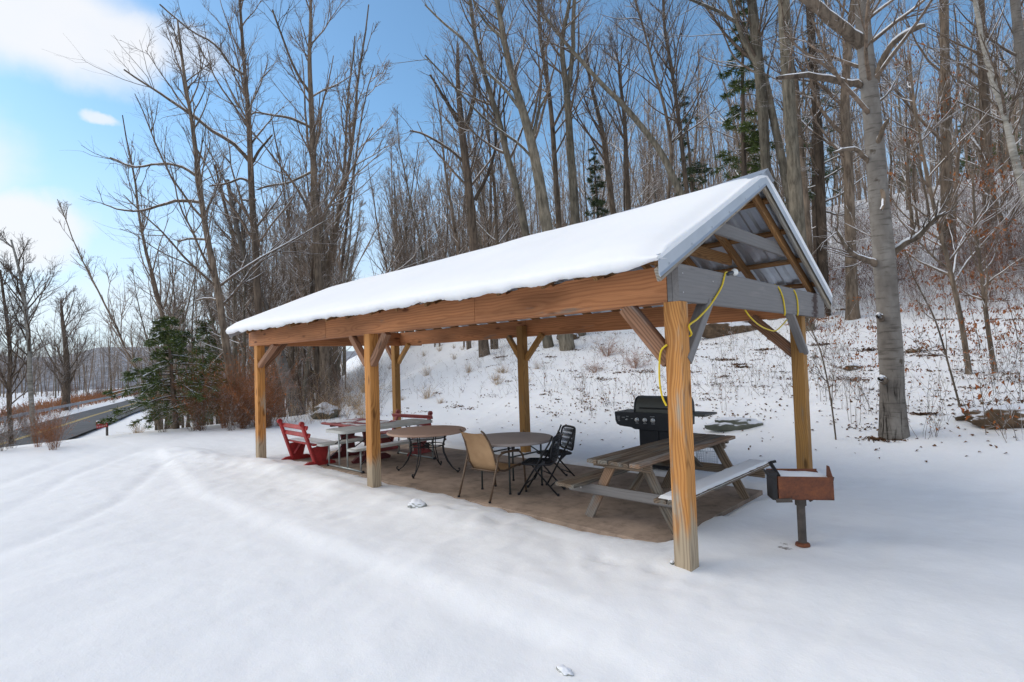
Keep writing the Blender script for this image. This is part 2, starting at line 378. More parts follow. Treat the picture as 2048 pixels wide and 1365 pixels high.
def m_wood(name, dark, light, ring=55, grey=None, greyamt=.0, knots=True, rough=.75, snow=False, var=.12, rw=.62, foot=None, stain=None):
    m, nt, b = mat_new(name); tc = N(nt, 'ShaderNodeTexCoord'); L = nt.links.new
    ob = tc.outputs['Object']
    rv = rnd(nt)
    off = N(nt, 'ShaderNodeCombineXYZ'); L(mathn(nt, 'MULTIPLY', rv, 37.0), off.inputs[0])
    ad = N(nt, 'ShaderNodeVectorMath', operation='ADD'); L(ob, ad.inputs[0]); L(off.outputs[0], ad.inputs[1]); ob2 = ad.outputs[0]
    # distance from a wandering pith line -> growth rings
    nl = noi(nt, mapping(nt, ob2, (1.1, 2.2, 2.2)).outputs[0], 1.0, 2)
    sp = N(nt, 'ShaderNodeSeparateXYZ'); L(ob, sp.inputs[0])
    kd = None
    if knots:
        vm = mapping(nt, ob2, (2.0, 7.0, 7.0)); vo = N(nt, 'ShaderNodeTexVoronoi'); vo.inputs['Scale'].default_value = 1.0; vo.inputs['Randomness'].default_value = 1.0; L(vm.outputs[0], vo.inputs['Vector'])
        kd = vo.outputs['Distance']
    yy = mathn(nt, 'MULTIPLY_ADD', nl.outputs['Fac'], .22, -.085); y2 = mathn(nt, 'ADD', sp.outputs[1], yy)
    z2 = mathn(nt, 'ADD', sp.outputs[2], .055)
    r2 = mathn(nt, 'ADD', mathn(nt, 'MULTIPLY', y2, y2), mathn(nt, 'MULTIPLY', z2, z2)); r = mathn(nt, 'SQRT', r2)
    ph = mathn(nt, 'MULTIPLY', r, ring * 6.283)
    nf = noi(nt, mapping(nt, ob2, (3, 30, 30)).outputs[0], 1.0, 3)
    ph = mathn(nt, 'ADD', ph, mathn(nt, 'MULTIPLY', nf.outputs['Fac'], 2.2))
    if kd is not None:
        kk = mathn(nt, 'DIVIDE', 1.1, mathn(nt, 'ADD', kd, .16)); ph = mathn(nt, 'ADD', ph, kk)
    wv = mathn(nt, 'MULTIPLY_ADD', mathn(nt, 'SINE', ph), .5, .5); wv = mathn(nt, 'POWER', wv, 2.4)
    fib = noi(nt, mapping(nt, ob2, (2.2, 130, 130)).outputs[0], 1.0, 3, .6)
    t = mathn(nt, 'ADD', mathn(nt, 'MULTIPLY', wv, rw), mathn(nt, 'MULTIPLY', fib.outputs['Fac'], .45), None, True)
    c = mixc(nt, t, light, dark)
    big = noi(nt, mapping(nt, ob2, (.9, 5, 5)).outputs[0], 1.0, 4); bl = ramp(nt, big.outputs['Fac'], [(.3, (.60, .58, .57)), (.5, (.95, .94, .93)), (.68, (1.2, 1.17, 1.12))])
    c = mixc(nt, 1.0, c, bl.outputs[0], 'MULTIPLY')
    if kd is not None:
        kr = N(nt, 'ShaderNodeMapRange', interpolation_type='SMOOTHSTEP'); L(kd, kr.inputs['Value']); kr.inputs['From Min'].default_value = .20; kr.inputs['From Max'].default_value = .08
        c = mixc(nt, mathn(nt, 'MULTIPLY', kr.outputs[0], .75), c, tuple(q * .4 for q in dark))
    if grey is not None:
        gn = noi(nt, mapping(nt, ob2, (1.2, 7, 7)).outputs[0], 1.0, 5, .65)
        gr = N(nt, 'ShaderNodeMapRange', interpolation_type='SMOOTHSTEP'); L(gn.outputs['Fac'], gr.inputs['Value']); gr.inputs['From Min'].default_value = .72 - greyamt * .55; gr.inputs['From Max'].default_value = .86 - greyamt * .45
        gc = mixc(nt, t, tuple(min(1, q * 1.25) for q in grey), tuple(q * .55 for q in grey))
        c = mixc(nt, gr.outputs[0], c, gc)
    if foot is not None:      # the end grain near the ground has weathered to a pale grey tan
        fn = noi(nt, mapping(nt, ob2, (2, 14, 14)).outputs[0], 1.0, 4); fx = mathn(nt, 'MULTIPLY_ADD', fn.outputs['Fac'], .7, mathn(nt, 'ADD', sp.outputs[0], -.35))
        fr = N(nt, 'ShaderNodeMapRange', interpolation_type='SMOOTHSTEP'); L(fx, fr.inputs['Value']); fr.inputs['From Min'].default_value = foot + .18; fr.inputs['From Max'].default_value = foot - .12
        c = mixc(nt, fr.outputs[0], c, mixc(nt, t, (.50, .40, .28), (.20, .15, .10)))
    vv = mathn(nt, 'MULTIPLY_ADD', rv, var * 2, 1 - var); hs = N(nt, 'ShaderNodeHueSaturation'); L(vv, hs.inputs['Value']); L(c, hs.inputs['Color']); c = hs.outputs[0]
    if stain:                 # dark brown water stain across the board
        sn_ = noi(nt, mapping(nt, ob, (9, 26, 26)).outputs[0], 1.0, 5, .7); sx = mathn(nt, 'ABSOLUTE', mathn(nt, 'SUBTRACT', sp.outputs[0], stain)); sx = mathn(nt, 'ADD', sx, mathn(nt, 'MULTIPLY_ADD', sn_.outputs['Fac'], .5, -.25))
        sr = N(nt, 'ShaderNodeMapRange', interpolation_type='SMOOTHSTEP'); L(sx, sr.inputs['Value']); sr.inputs['From Min'].default_value = .16; sr.inputs['From Max'].default_value = .04; sr.inputs['To Max'].default_value = .9
        c = mixc(nt, sr.outputs[0], c, (.045, .02, .014))
    if snow: c = snow_cover(nt, c, .62, .2, .9, 4)
    L(c, b.inputs['Base Color']); b.inputs['Roughness'].default_value = rough; b.inputs['Specular IOR Level'].default_value = .3
    # fine checks along the grain
    ck = noi(nt, mapping(nt, ob2, (1.4, 60, 60)).outputs[0], 1.0, 2); cr = N(nt, 'ShaderNodeMapRange'); L(ck.outputs['Fac'], cr.inputs['Value']); cr.inputs['From Min'].default_value = .28; cr.inputs['From Max'].default_value = .38
    b1 = bump(nt, b, t, .35, .004); bump(nt, b, cr.outputs[0], .5, .006, b1)
    return m
M['post_wood'] = m_wood('post_wood', (.27, .095, .02), (.66, .32, .10), 52, (.36, .31, .24), .3, rw=.46, foot=-.62)
M['olive_wood'] = m_wood('olive_post_wood', (.20, .09, .025), (.52, .28, .09), 60, (.25, .21, .15), .3, rw=.35)
M['beam_wood'] = m_wood('beam_wood', (.22, .07, .025), (.54, .24, .105), 34, (.22, .17, .13), .22, rw=.30)
M['brace_wood'] = m_wood('brace_wood', (.14, .065, .035), (.37, .20, .12), 45, (.24, .20, .18), .35)
M['rafter_wood'] = m_wood('rafter_wood', (.13, .06, .02), (.36, .19, .075), 50, (.24, .2, .16), .25)
M['grey_wood'] = m_wood('grey_wood', (.10, .092, .088), (.28, .262, .255), 30, (.185, .175, .17), .75, rw=.14)
M['tie_wood'] = m_wood('stained_grey_wood', (.10, .092, .088), (.28, .262, .255), 30, (.185, .175, .17), .75, rw=.14, stain=1.58)
M['old_wood'] = m_wood('old_picnic_wood', (.07, .05, .035), (.27, .20, .14), 50, (.17, .16, .14), .48)
M['old_wood_warm'] = m_wood('old_picnic_wood_warm', (.13, .07, .04), (.34, .22, .14), 60, (.24, .22, .20), .5)
M['trim_wood'] = m_wood('rake_board_wood', (.22, .17, .12), (.42, .36, .28), 50, (.3, .28, .25), .5)
def m_simple(name, colr, rough=.5, metal=0, nscale=12, nvar=.15, bmp=.1, bscale=40, snow=False, obvar=0, spec=.4, thr=.6):
    m, nt, b = mat_new(name); tc = N(nt, 'ShaderNodeTexCoord')
    n = noi(nt, tc.outputs['Object'], nscale, 4, .6)
    c = ramp(nt, n.outputs['Fac'], [(.3, tuple(q * (1 - nvar) for q in colr)), (.7, tuple(min(1, q * (1 + nvar)) for q in colr))]).outputs[0]
    if obvar:
        vv = mathn(nt, 'MULTIPLY_ADD', rnd(nt), obvar * 2, 1 - obvar); hs = N(nt, 'ShaderNodeHueSaturation'); nt.links.new(vv, hs.inputs['Value']); nt.links.new(c, hs.inputs['Color']); c = hs.outputs[0]
    if snow: c = snow_cover(nt, c, thr, .25, .95, 5)
    nt.links.new(c, b.inputs['Base Color']); b.inputs['Roughness'].default_value = rough; b.inputs['Metallic'].default_value = metal; b.inputs['Specular IOR Level'].default_value = spec
    if bmp: n2 = noi(nt, tc.outputs['Object'], bscale, 3); bump(nt, b, n2.outputs['Fac'], bmp, .004)
    return m
M['metal_roof'] = m_simple('galvanised_sheet', (.50, .53, .57), .38, .75, 3, .14, .05, 30)
M['fascia'] = m_simple('fascia_metal', (.44, .47, .51), .42, .55, 2.5, .08, .06, 8)
M['black_metal'] = m_simple('black_metal', (.018, .018, .02), .45, .2, 20, .2, .05)
M['black_plastic'] = m_simple('black_plastic', (.012, .013, .018), .4, 0, 10, .2, .03)
M['bronze_metal'] = m_simple('bronze_chair_frame', (.13, .085, .055), .45, .3, 20, .2, .03)
M['green_metal'] = m_simple('dark_green_grey_leg', (.06, .068, .066), .5, .2, 20, .15, .03)
M['sling'] = None
M['tan_top'] = m_simple('tan_table_top', (.50, .33, .25), .55, 0, 3, .07, .05, 60)
M['taupe_top'] = m_simple('taupe_table_top', (.36, .31, .29), .55, 0, 3, .08, .05, 60)
M['white_plastic'] = m_simple('grey_white_plastic', (.52, .52, .49), .5, 0, 4, .06, .05, 60)
M['galv'] = m_simple('galvanised_tube', (.40, .43, .42), .45, .4, 10, .1, .03)
M['red'] = m_simple('red_paint', (.34, .026, .026), .5, 0, 8, .3, .12, 25)
M['red_dull'] = m_simple('worn_red_paint', (.29, .055, .052), .6, 0, 6, .3, .12, 25)
M['dark_red'] = m_simple('dark_red_paint', (.11, .016, .018), .55, 0, 6, .3, .12, 25)
M['yellow'] = m_simple('yellow_cord', (.72, .52, .02), .4, 0, 30, .06, .02)
M['bulb'] = m_simple('bulb_glass', (.80, .79, .74), .15, 0, 5, .03, 0, spec=.6)
M['lid'] = m_simple('dull_metal_lid', (.10, .10, .088), .5, .15, 4, .12, .04, 18)
M['knob'] = m_simple('chrome_knob', (.55, .55, .55), .3, .8, 10, .1, .0)
M['print'] = m_simple('pale_print', (.42, .42, .43), .6, 0, 10, .05, 0)
M['sign_print'] = m_simple('sign_print', (.6, .36, .38), .6, 0, 10, .05, 0)
M['post_metal'] = m_simple('dark_pipe', (.085, .07, .06), .6, .2, 12, .35, .15, 50)
M['rail'] = m_simple('guardrail_metal', (.33, .34, .36), .6, .3, 3, .15, .0)
M['rock'] = m_simple('rock', (.115, .12, .095), .9, 0, 3, .35, .6, 9, True, thr=.28)
M['log'] = m_simple('mossy_log', (.115, .075, .045), .9, 0, 6, .5, .8, 14, True, thr=.28)
M['soil'] = m_simple('soil', (.10, .07, .05), .95, 0, 9, .5, .5, 30)
M['icechunk'] = m_simple('dirty_ice', (.30, .31, .29), .6, 0, 14, .6, .5, 30, True, thr=.35)
M['white_metal'] = m_simple('white_wire', (.55, .57, .6), .5, .1, 8, .05, 0)
M['mesh_snow'] = M['snow']
def m_sling():
    m, nt, b = mat_new('tan_sling_fabric'); tc = N(nt, 'ShaderNodeTexCoord'); w = N(nt, 'ShaderNodeTexWave'); w.inputs['Scale'].default_value = 90; nt.links.new(tc.outputs['Object'], w.inputs['Vector'])
    n = noi(nt, tc.outputs['Object'], 6, 4); c = ramp(nt, n.outputs['Fac'], [(.3, (.34, .20, .10)), (.7, (.46, .29, .155))]).outputs[0]
    nt.links.new(c, b.inputs['Base Color']); b.inputs['Roughness'].default_value = .8; bump(nt, b, w.outputs['Fac'], .15, .002); return m
M['sling'] = m_sling()
def m_rust():
    m, nt, b = mat_new('rusty_steel'); tc = N(nt, 'ShaderNodeTexCoord'); n = noi(nt, tc.outputs['Object'], 7, 6, .7); n2 = noi(nt, tc.outputs['Object'], 60, 3)
    c = ramp(nt, n.outputs['Fac'], [(.3, (.075, .028, .018)), (.52, (.16, .05, .022)), (.66, (.24, .075, .025)), (.78, (.42, .16, .04))])
    c2 = mixc(nt, .3, c.outputs[0], ramp(nt, n2.outputs['Fac'], [(.3, (.05, .03, .025)), (.7, (.26, .09, .04))]).outputs[0])
    nt.links.new(c2, b.inputs['Base Color']); b.inputs['Roughness'].default_value = .8; bump(nt, b, n2.outputs['Fac'], .3, .002); return m
M['rust'] = m_rust()
def m_concrete():
    m, nt, b = mat_new('concrete'); tc = N(nt, 'ShaderNodeTexCoord'); n = noi(nt, tc.outputs['Object'], .9, 6, .6); n2 = noi(nt, tc.outputs['Object'], 5, 6, .7); n3 = noi(nt, tc.outputs['Object'], 90, 2)
    c = ramp(nt, n.outputs['Fac'], [(.3, (.20, .155, .115)), (.5, (.34, .255, .195)), (.7, (.47, .35, .27))]).outputs[0]
    c = mixc(nt, 1.0, c, ramp(nt, n2.outputs['Fac'], [(.32, (.55, .54, .53)), (.5, (.95, .95, .95)), (.7, (1.15, 1.13, 1.1))]).outputs[0], 'MULTIPLY')
    nt.links.new(c, b.inputs['Base Color']); b.inputs['Roughness'].default_value = .8; bump(nt, b, n3.outputs['Fac'], .25, .002); return m
M['concrete'] = m_concrete()
def m_bark(name, dark, light, vs=(6, 6, 1.2), bumpd=.012, sn=.5, snowamt=.9, smooth_bark=False):
    m, nt, b = mat_new(name); tc = N(nt, 'ShaderNodeTexCoord'); L = nt.links.new
    n = noi(nt, mapping(nt, tc.outputs['Object'], vs).outputs[0], 2.0, 5, .65, .3); n2 = noi(nt, tc.outputs['Object'], 1.3, 3)
    c = ramp(nt, n.outputs['Fac'], [(.32, dark), (.62, light)]).outputs[0]
    c = mixc(nt, 1.0, c, ramp(nt, n2.outputs['Fac'], [(.3, (.7, .72, .72)), (.7, (1.2, 1.15, 1.1))]).outputs[0], 'MULTIPLY')
    vv = mathn(nt, 'MULTIPLY_ADD', rnd(nt), .5, .75); hs = N(nt, 'ShaderNodeHueSaturation'); L(vv, hs.inputs['Value']); L(c, hs.inputs['Color']); c = hs.outputs[0]
    c = snow_cover(nt, c, sn, .2, snowamt, 9, (-.25, -.12, .95))
    L(c, b.inputs['Base Color']); b.inputs['Roughness'].default_value = .9; b.inputs['Specular IOR Level'].default_value = .2
    bump(nt, b, n.outputs['Fac'], .7, bumpd); return m
M['bark'] = m_bark('grey_brown_bark', (.065, .048, .036), (.215, .168, .128))
M['bark_dark'] = m_bark('dark_bark', (.05, .038, .030), (.155, .118, .09))
M['bark_green'] = m_bark('olive_bark', (.07, .06, .045), (.21, .185, .145))
def m_beech():
    m, nt, b = mat_new('beech_bark'); tc = N(nt, 'ShaderNodeTexCoord'); L = nt.links.new; ob = tc.outputs['Object']
    base = noi(nt, mapping(nt, ob, (2.2, 2.2, 1.2)).outputs[0], 1.5, 5, .6); c = ramp(nt, base.outputs['Fac'], [(.3, (.115, .10, .088)), (.5, (.185, .165, .145)), (.7, (.27, .25, .225))]).outputs[0]
    hb = noi(nt, mapping(nt, ob, (3.5, 3.5, 26)).outputs[0], 1.0, 4, .6); c = mixc(nt, 1.0, c, ramp(nt, hb.outputs['Fac'], [(.34, (.62, .6, .58)), (.46, (1, 1, 1)), (.7, (1.06, 1.05, 1.04))]).outputs[0], 'MULTIPLY')
    fur = noi(nt, mapping(nt, ob, (15, 15, 1.6)).outputs[0], 1.0, 5, .65, .4); fr = ramp(nt, fur.outputs['Fac'], [(.40, (.12, .11, .10)), (.5, (1, 1, 1))])
    sp = N(nt, 'ShaderNodeSeparateXYZ'); L(ob, sp.inputs[0]); lo = N(nt, 'ShaderNodeMapRange', interpolation_type='SMOOTHSTEP'); L(mathn(nt, 'MULTIPLY_ADD', base.outputs['Fac'], .8, sp.outputs[2]), lo.inputs['Value']); lo.inputs['From Min'].default_value = 1.55; lo.inputs['From Max'].default_value = .75
    c = mixc(nt, lo.outputs[0], c, mixc(nt, 1.0, c, fr.outputs[0], 'MULTIPLY'))
    sc_ = noi(nt, ob, 5, 3); sr = ramp(nt, sc_.outputs['Fac'], [(.66, (1, 1, 1)), (.72, (.45, .40, .36))]); c = mixc(nt, 1.0, c, sr.outputs[0], 'MULTIPLY')
    c = snow_cover(nt, c, .55, .2, .9, 9, (-.25, -.12, .95)); L(c, b.inputs['Base Color']); b.inputs['Roughness'].default_value = .9; b.inputs['Specular IOR Level'].default_value = .2
    hgt = mathn(nt, 'ADD', mathn(nt, 'MULTIPLY', hb.outputs['Fac'], .15), mathn(nt, 'MULTIPLY', mathn(nt, 'MINIMUM', fur.outputs['Fac'], .52), mathn(nt, 'MULTIPLY', lo.outputs[0], 2.5))); bump(nt, b, hgt, .8, .02); return m
M['beech'] = m_beech()
M['birch'] = m_bark('pale_birch_bark', (.22, .20, .17), (.48, .46, .42), (1.5, 1.5, 6), .004, .55)
M['twig'] = m_bark('twig_bark', (.075, .055, .042), (.22, .165, .125), (6, 6, 6), .003, .36, .95)
M['twig_dark'] = m_bark('russet_twig_bark', (.07, .038, .026), (.20, .11, .075), (6, 6, 6), .003, .50, .9)
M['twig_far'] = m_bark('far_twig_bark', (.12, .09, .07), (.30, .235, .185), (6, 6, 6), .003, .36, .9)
M['twig_red'] = m_bark('reddish_stem', (.16, .06, .028), (.40, .18, .085), (6, 6, 6), .003, .62, .7)
M['straw'] = m_bark('dry_straw', (.26, .16, .08), (.55, .39, .22), (6, 6, 6), .003, .75, .6)
def m_leaf(name, a, bcol, sn=.8):
    m, nt, b = mat_new(name); tc = N(nt, 'ShaderNodeTexCoord'); n = noi(nt, tc.outputs['Object'], 9, 2)
    c = ramp(nt, n.outputs['Fac'], [(.35, a), (.65, bcol)]).outputs[0]
    if sn: c = snow_cover(nt, c, sn, .2, .9, 6)
    nt.links.new(c, b.inputs['Base Color']); b.inputs['Roughness'].default_value = .7; b.inputs['Specular IOR Level'].default_value = .2; return m
M['leaf'] = m_leaf('dead_leaf', (.14, .045, .016), (.38, .14, .045), 0)
M['leaf_dark'] = m_leaf('fallen_leaf', (.05, .028, .018), (.20, .10, .05), 0)
M['leaf_orange'] = m_leaf('orange_leaf', (.30, .08, .02), (.50, .17, .05), 0)
M['needle'] = m_leaf('spruce_needle', (.04, .065, .018), (.13, .165, .045), .8)
M['needle_pale'] = m_leaf('pine_needle', (.03, .05, .024), (.10, .125, .055), .8)
def m_asphalt():
    m, nt, b = mat_new('asphalt'); tc = N(nt, 'ShaderNodeTexCoord'); n = noi(nt, tc.outputs['Object'], .6, 5); c = ramp(nt, n.outputs['Fac'], [(.3, (.04, .043, .05)), (.7, (.07, .074, .085))])
    nt.links.new(c.outputs[0], b.inputs['Base Color']); b.inputs['Roughness'].default_value = .85; return m
M['asphalt'] = m_asphalt()
M['line'] = m_simple('yellow_line_paint', (.50, .36, .08), .7, 0, 2, .15, 0)
# ================================================================== SETTING
def gridlines(lo, hi, flo, fhi, fine, grow, mx):
    xs = list(np.arange(flo, fhi + 1e-6, fine)); s = fine
    while xs[-1] < hi: s = min(s * grow, mx); xs.append(xs[-1] + s)
    s = fine; left = [flo]
    while left[-1] > lo: s = min(s * grow, mx); left.append(left[-1] - s)
    return left[:0:-1] + xs
def build_ground():
    X = gridlines(-260, 160, -9.2, 3.2, .05, 1.07, 9); Y = gridlines(-120, 260, -2.6, 4.2, .065, 1.07, 9)
    nx, ny = len(X), len(Y); V = []; sl = []; so = []
    for y in Y:
        for x in X:
            V.append((x, y, ter(x, y)))
            e = pad_sd(x, y)
            sl.append(max(0, 1 - abs(e - .12) / .36) * (1 if y < .6 and x < -.3 else 0))
            so.append((.42 * max(0, 1 - abs(e - .02) / .22) if y > 2.6 and x < -.8 else 0) + .62 * math.exp(-((x - .34) ** 2 + (y - 1.06) ** 2) / .022))
    F = [(j * nx + i, j * nx + i + 1, (j + 1) * nx + i + 1, (j + 1) * nx + i) for j in range(ny - 1) for i in range(nx - 1)]
    me = bpy.data.meshes.new('snowy_ground'); me.from_pydata(V, [], F)
    for n, d in (('slush', sl), ('soil', so)):
        a = me.attributes.new(n, 'FLOAT', 'POINT'); a.data.foreach_set('value', d)
    me.polygons.foreach_set('use_smooth', [True] * len(me.polygons)); me.materials.append(M['ground']); me.update()
    tag(link('snowy_ground', me), 'snow covered ground rising into a wooded slope behind the pavilion', None, None, 'structure')
build_ground()
def build_far_hill():
    # wooded ridge across the valley, seen at the far left
    V = []; nx, ny = 90, 14
    for j in range(ny):
        for i in range(nx):
            a = math.radians(150 + 75 * i / (nx - 1)); r = 170 + 90 * j / (ny - 1)
            t = j / (ny - 1); h = (15 + 5 * math.sin(a * 5 + 1) + 5 * fb(a * 9, 0, 1.0)) * math.sin(math.pi * min(1, t * .62)) * (.55 + .45 * sst(math.radians(150), math.radians(178), a))
            V.append((r * math.cos(a), r * math.sin(a), -2.6 + h + .8 * fb(i * .5, j * .5, 1.0)))
    F = [(j * nx + i, j * nx + i + 1, (j + 1) * nx + i + 1, (j + 1) * nx + i) for j in range(ny - 1) for i in range(nx - 1)]
    m, nt, b = mat_new('far_wooded_hill'); tc = N(nt, 'ShaderNodeTexCoord')
    n = noi(nt, mapping(nt, tc.outputs['Object'], (.5, .5, .14)).outputs[0], 1.0, 6, .7); c = ramp(nt, n.outputs['Fac'], [(.3, (.15, .155, .18)), (.5, (.24, .245, .27)), (.68, (.42, .43, .47))])
    nt.links.new(c.outputs[0], b.inputs['Base Color']); b.inputs['Roughness'].default_value = 1
    me = bpy.data.meshes.new('far_hill'); me.from_pydata(V, [], F); me.materials.append(m); me.polygons.foreach_set('use_smooth', [True] * len(F)); me.update()
    tag(link('far_hill', me), 'distant wooded ridge beyond the valley', None, None, 'structure')
build_far_hill()
def strip(name, c, wl, wr, z, mat, kind='structure', label=None, zfun=None, thick=0):
    V = []; F = []; n = len(c)
    for i, (x, y) in enumerate(c):
        a = c[max(i - 1, 0)]; b = c[min(i + 1, n - 1)]; t = Vector((b[0] - a[0], b[1] - a[1])).normalized(); p = Vector((-t.y, t.x))
        for w in (wl, wr): V.append((x + p.x * w, y + p.y * w, z))
    F = [(2 * i, 2 * i + 1, 2 * i + 3, 2 * i + 2) for i in range(n - 1)]
    me = bpy.data.meshes.new(name); me.from_pydata(V, [], F); me.materials.append(mat); me.update()
    return tag(link(name, me), label, None, None, kind)
ROADZ = -2.02
cl = [tuple(un(x, y, ROADZ)[:2]) for x, y in ((70, 868), (113, 855), (185, 832), (266, 808))]
d0 = Vector(cl[0]) - Vector(cl[1]); d1 = Vector(cl[-1]) - Vector(cl[-2])
road = [tuple(Vector(cl[0]) + d0.normalized() * 26)] + cl + [tuple(Vector(cl[-1]) + d1.normalized() * q) for q in (15, 40, 80)]
strip('road', road, -2.9, 2.4, ROADZ, M['asphalt'], label='wet asphalt road in the valley beyond the snowy field')
strip('road_centre_line', road, -.16, -.05, ROADZ + .006, M['line'], label='double yellow centre line of the road')
strip('road_centre_line', road, .05, .16, ROADZ + .006, M['line'], label='double yellow centre line of the road')
def guardrail():
    t = thing('guardrail', 'low grey guardrail running along the far side of the valley road', 'guardrail')
    off = 4.6; P = []
    for i, (x, y) in enumerate(road):
        a = road[max(i - 1, 0)]; b = road[min(i + 1, len(road) - 1)]; q = Vector((b[0] - a[0], b[1] - a[1])).normalized(); P.append((x - q.y * off, y + q.x * off))
    m = MB()
    for a, b in zip(P[:-1], P[1:]): m.bar((*a, ROADZ + .5), (*b, ROADZ + .5), .06, .26)
    m.obj('rail', M['rail'], t)
    k = 0
    for a, b in zip(P[1:4], P[2:5]):
        L = (Vector(b) - Vector(a)).length
        for s in np.arange(0, L, 3.2):
            q = Vector(a).lerp(Vector(b), s / L); MB().box((q.x, q.y - .05, ROADZ + .2), (.12, .12, .8)).obj('rail_post', M['rail'], t)
guardrail()
# ------------------------------------------------------------------ concrete pad
def build_pad():
    x0, x1, y0, y1 = PAD
    xs = [x0, -5.6, -3.06, x1]
    for a, b in zip(xs[:-1], xs[1:]):
        o = MB().box(((a + b) / 2, (y0 + y1) / 2, -.06), (b - a - .008, y1 - y0, .12), None, .004).obj('concrete_slab', M['concrete'])
        tag(o, None, None, None, 'structure')
        o['label'] = 'brown stained concrete slab forming the floor under the pavilion roof'
build_pad()

# ================================================================== PAVILION
PV = thing('pavilion', 'open timber picnic pavilion with a snow covered gabled metal roof', 'pavilion')
H = 2.064; PS = .14; BH = .293
XL = -8.49
for (cx, cy, nm) in ((-.07, .07, 0), (-4.5, .07, 0), (-8.25, .07, 0)):
    o = beam('post', (cx, cy, -.12), (cx, cy, H), PS, PS, M['post_wood'], PV, (0, 1, 0), .007)
REAR = (-.115, -4.655, -8.60)
for cx in REAR:
    beam('post', (cx, 3.23, -.1), (cx, 3.23, 2.25), PS, PS, M['olive_wood'], PV, (0, 1, 0), .007)
# front header: three boards end to end, outer face flush with the posts, slightly worn top edge
def header(y, z0, segs, mat, tname='header_beam', t=.09):
    for a, b in segs: beam(tname, (a + .003, y, z0 + BH / 2), (b - .003, y, z0 + BH / 2), t, BH, mat, PV)
def worn_header():
    # face with saw-tooth notches where the rafters sit, and joints
    x0 = XL
    for a, b in ((XL, -5.62), (-5.62, -2.34), (-2.34, -.10)):
        m = MB(); n = int((b - a) / .03); top = []
        for i in range(n + 1):
            x = a + .003 + (b - a - .006) * i / n
            ph = ((x + .1) / .585) % 1.0
            zt = BH - .002 - .014 * abs(mnoise.noise((x * 9, 0, 0))) - .02 * abs(mnoise.noise((x * 1.7, 4, 0))) - (.035 * (1 - ph / .3) if ph < .3 else 0)
            top.append((x - (a + b) / 2, zt))
        V = []
        for x, zt in top: f1 = .006 * mnoise.noise((x * 3.1, 1, 0)) + .003 * mnoise.noise((x * 11, 1, 0)); f2 = .007 * mnoise.noise((x * 2.3, 7, 0)); V += [(x, -.045 + f1, -BH / 2 + .006 * mnoise.noise((x * 2.2, 9, 0))), (x, -.045 + f2, zt - BH / 2), (x, .045, zt - BH / 2), (x, .045, -BH / 2)]
        F = [(4 * i + j, 4 * i + (j + 1) % 4, 4 * i + 4 + (j + 1) % 4, 4 * i + 4 + j) for i in range(n) for j in range(4)]
        F += [(0, 1, 2, 3), tuple(4 * n + j for j in (3, 2, 1, 0))]
        m.add(V, F); o = m.obj('header_beam', M['beam_wood'], PV); o.location = ((a + b) / 2, .045, H + BH / 2)
worn_header()
o = beam('header_beam', (-.097, .045, H + BH / 2), (-.057, .045, H + BH / 2), .09, BH, M['grey_wood'], PV)
header(.045 + .094, H, ((XL + .02, -4.6), (-4.6, -.06)), M['beam_wood'])
header(3.345, H, ((-8.8, -4.62), (-4.62, -.06)), M['beam_wood'])
# gable tie beam of two thick boards on the near end, and one on the far end
beam('tie_beam', (-.027, .0, H + BH / 2 + .001), (-.027, 3.97, H + BH / 2 + .001), .054, BH + .002, M['tie_wood'], PV)
beam('tie_beam', (XL - .03, 0.0, H + BH / 2), (XL - .03, 3.9, H + BH / 2), .054, BH, M['beam_wood'], PV)
# braces
def brace(a, b, mat='brace_wood', w=.085, h=.085, up=(0, 0, 1)):
    return beam('brace', a, b, w, h, M[mat], PV, up, .006)
brace((-.50, .050, H - .002), (-.12, .050, 1.60), w=.09, h=.13)
brace((-4.95, .051, H - .004), (-4.58, .051, 1.66)); brace((-4.08, .051, H - .004), (-4.44, .051, 1.66), h=.10)
brace((-7.5, .051, H - .004), (-8.17, .051, 1.70)); brace((-8.24, .55, H + .05), (-8.24, .12, 1.65))
brace((-.045, .56, H + .02), (-.045, .12, 1.60), 'grey_wood', .08, .11, (1, 0, 0))
brace((-.045, 2.72, H + .02), (-.045, 3.2, 1.62), 'grey_wood', .05, .09, (1, 0, 0))
brace((-.66, 3.26, H + .02), (-.17, 3.26, 1.62), h=.12)
brace((-5.02, 3.26, H + .02), (-4.72, 3.26, 1.66), 'olive_wood'); brace((-4.2, 3.26, H + .02), (-4.6, 3.26, 1.66), 'olive_wood')
brace((-9.0, 3.26, H + .02), (-8.65, 3.26, 1.66)); brace((-8.12, 3.26, H + .02), (-8.54, 3.26, 1.68), 'olive_wood')
# roof geometry
PK = 1.89; EY0, EY1 = -.37, 4.17; X0R, X1R = .045, -8.47
def zr(x): # ridge height (metal), a little lower at the far end
    t = min(1, max(0, (X0R - x) / 8.5)); return 3.455 - .16 * t ** .45
def zroof(x, y):
    e = 2.335; r = zr(x)
    return r - (r - e) * abs(y - PK) / ((PK - EY0) if y < PK else (EY1 - PK))
RX = [-.10] + [-.10 - .585 * k for k in range(1, 15)]
for k, x in enumerate(RX):
    if x < -8.4: x = -8.40
    for (ya, yb) in ((PK - .02, -.14), (PK + .02, 4.10)):
        beam('rafter', (x, ya, zroof(x, ya) - .10), (x, yb, zroof(x, yb) - .10), .045, .11, M['rafter_wood'], PV)
    if k < 2 or k % 2 == 0:
        zc = 2.80 if k else 2.83
        hw = .95 if k else 1.06
        beam('collar_tie', (x - .045, PK - hw, zc), (x - .045, PK + hw, zc), .04, .13, M['grey_wood' if k == 0 else 'rafter_wood'], PV)
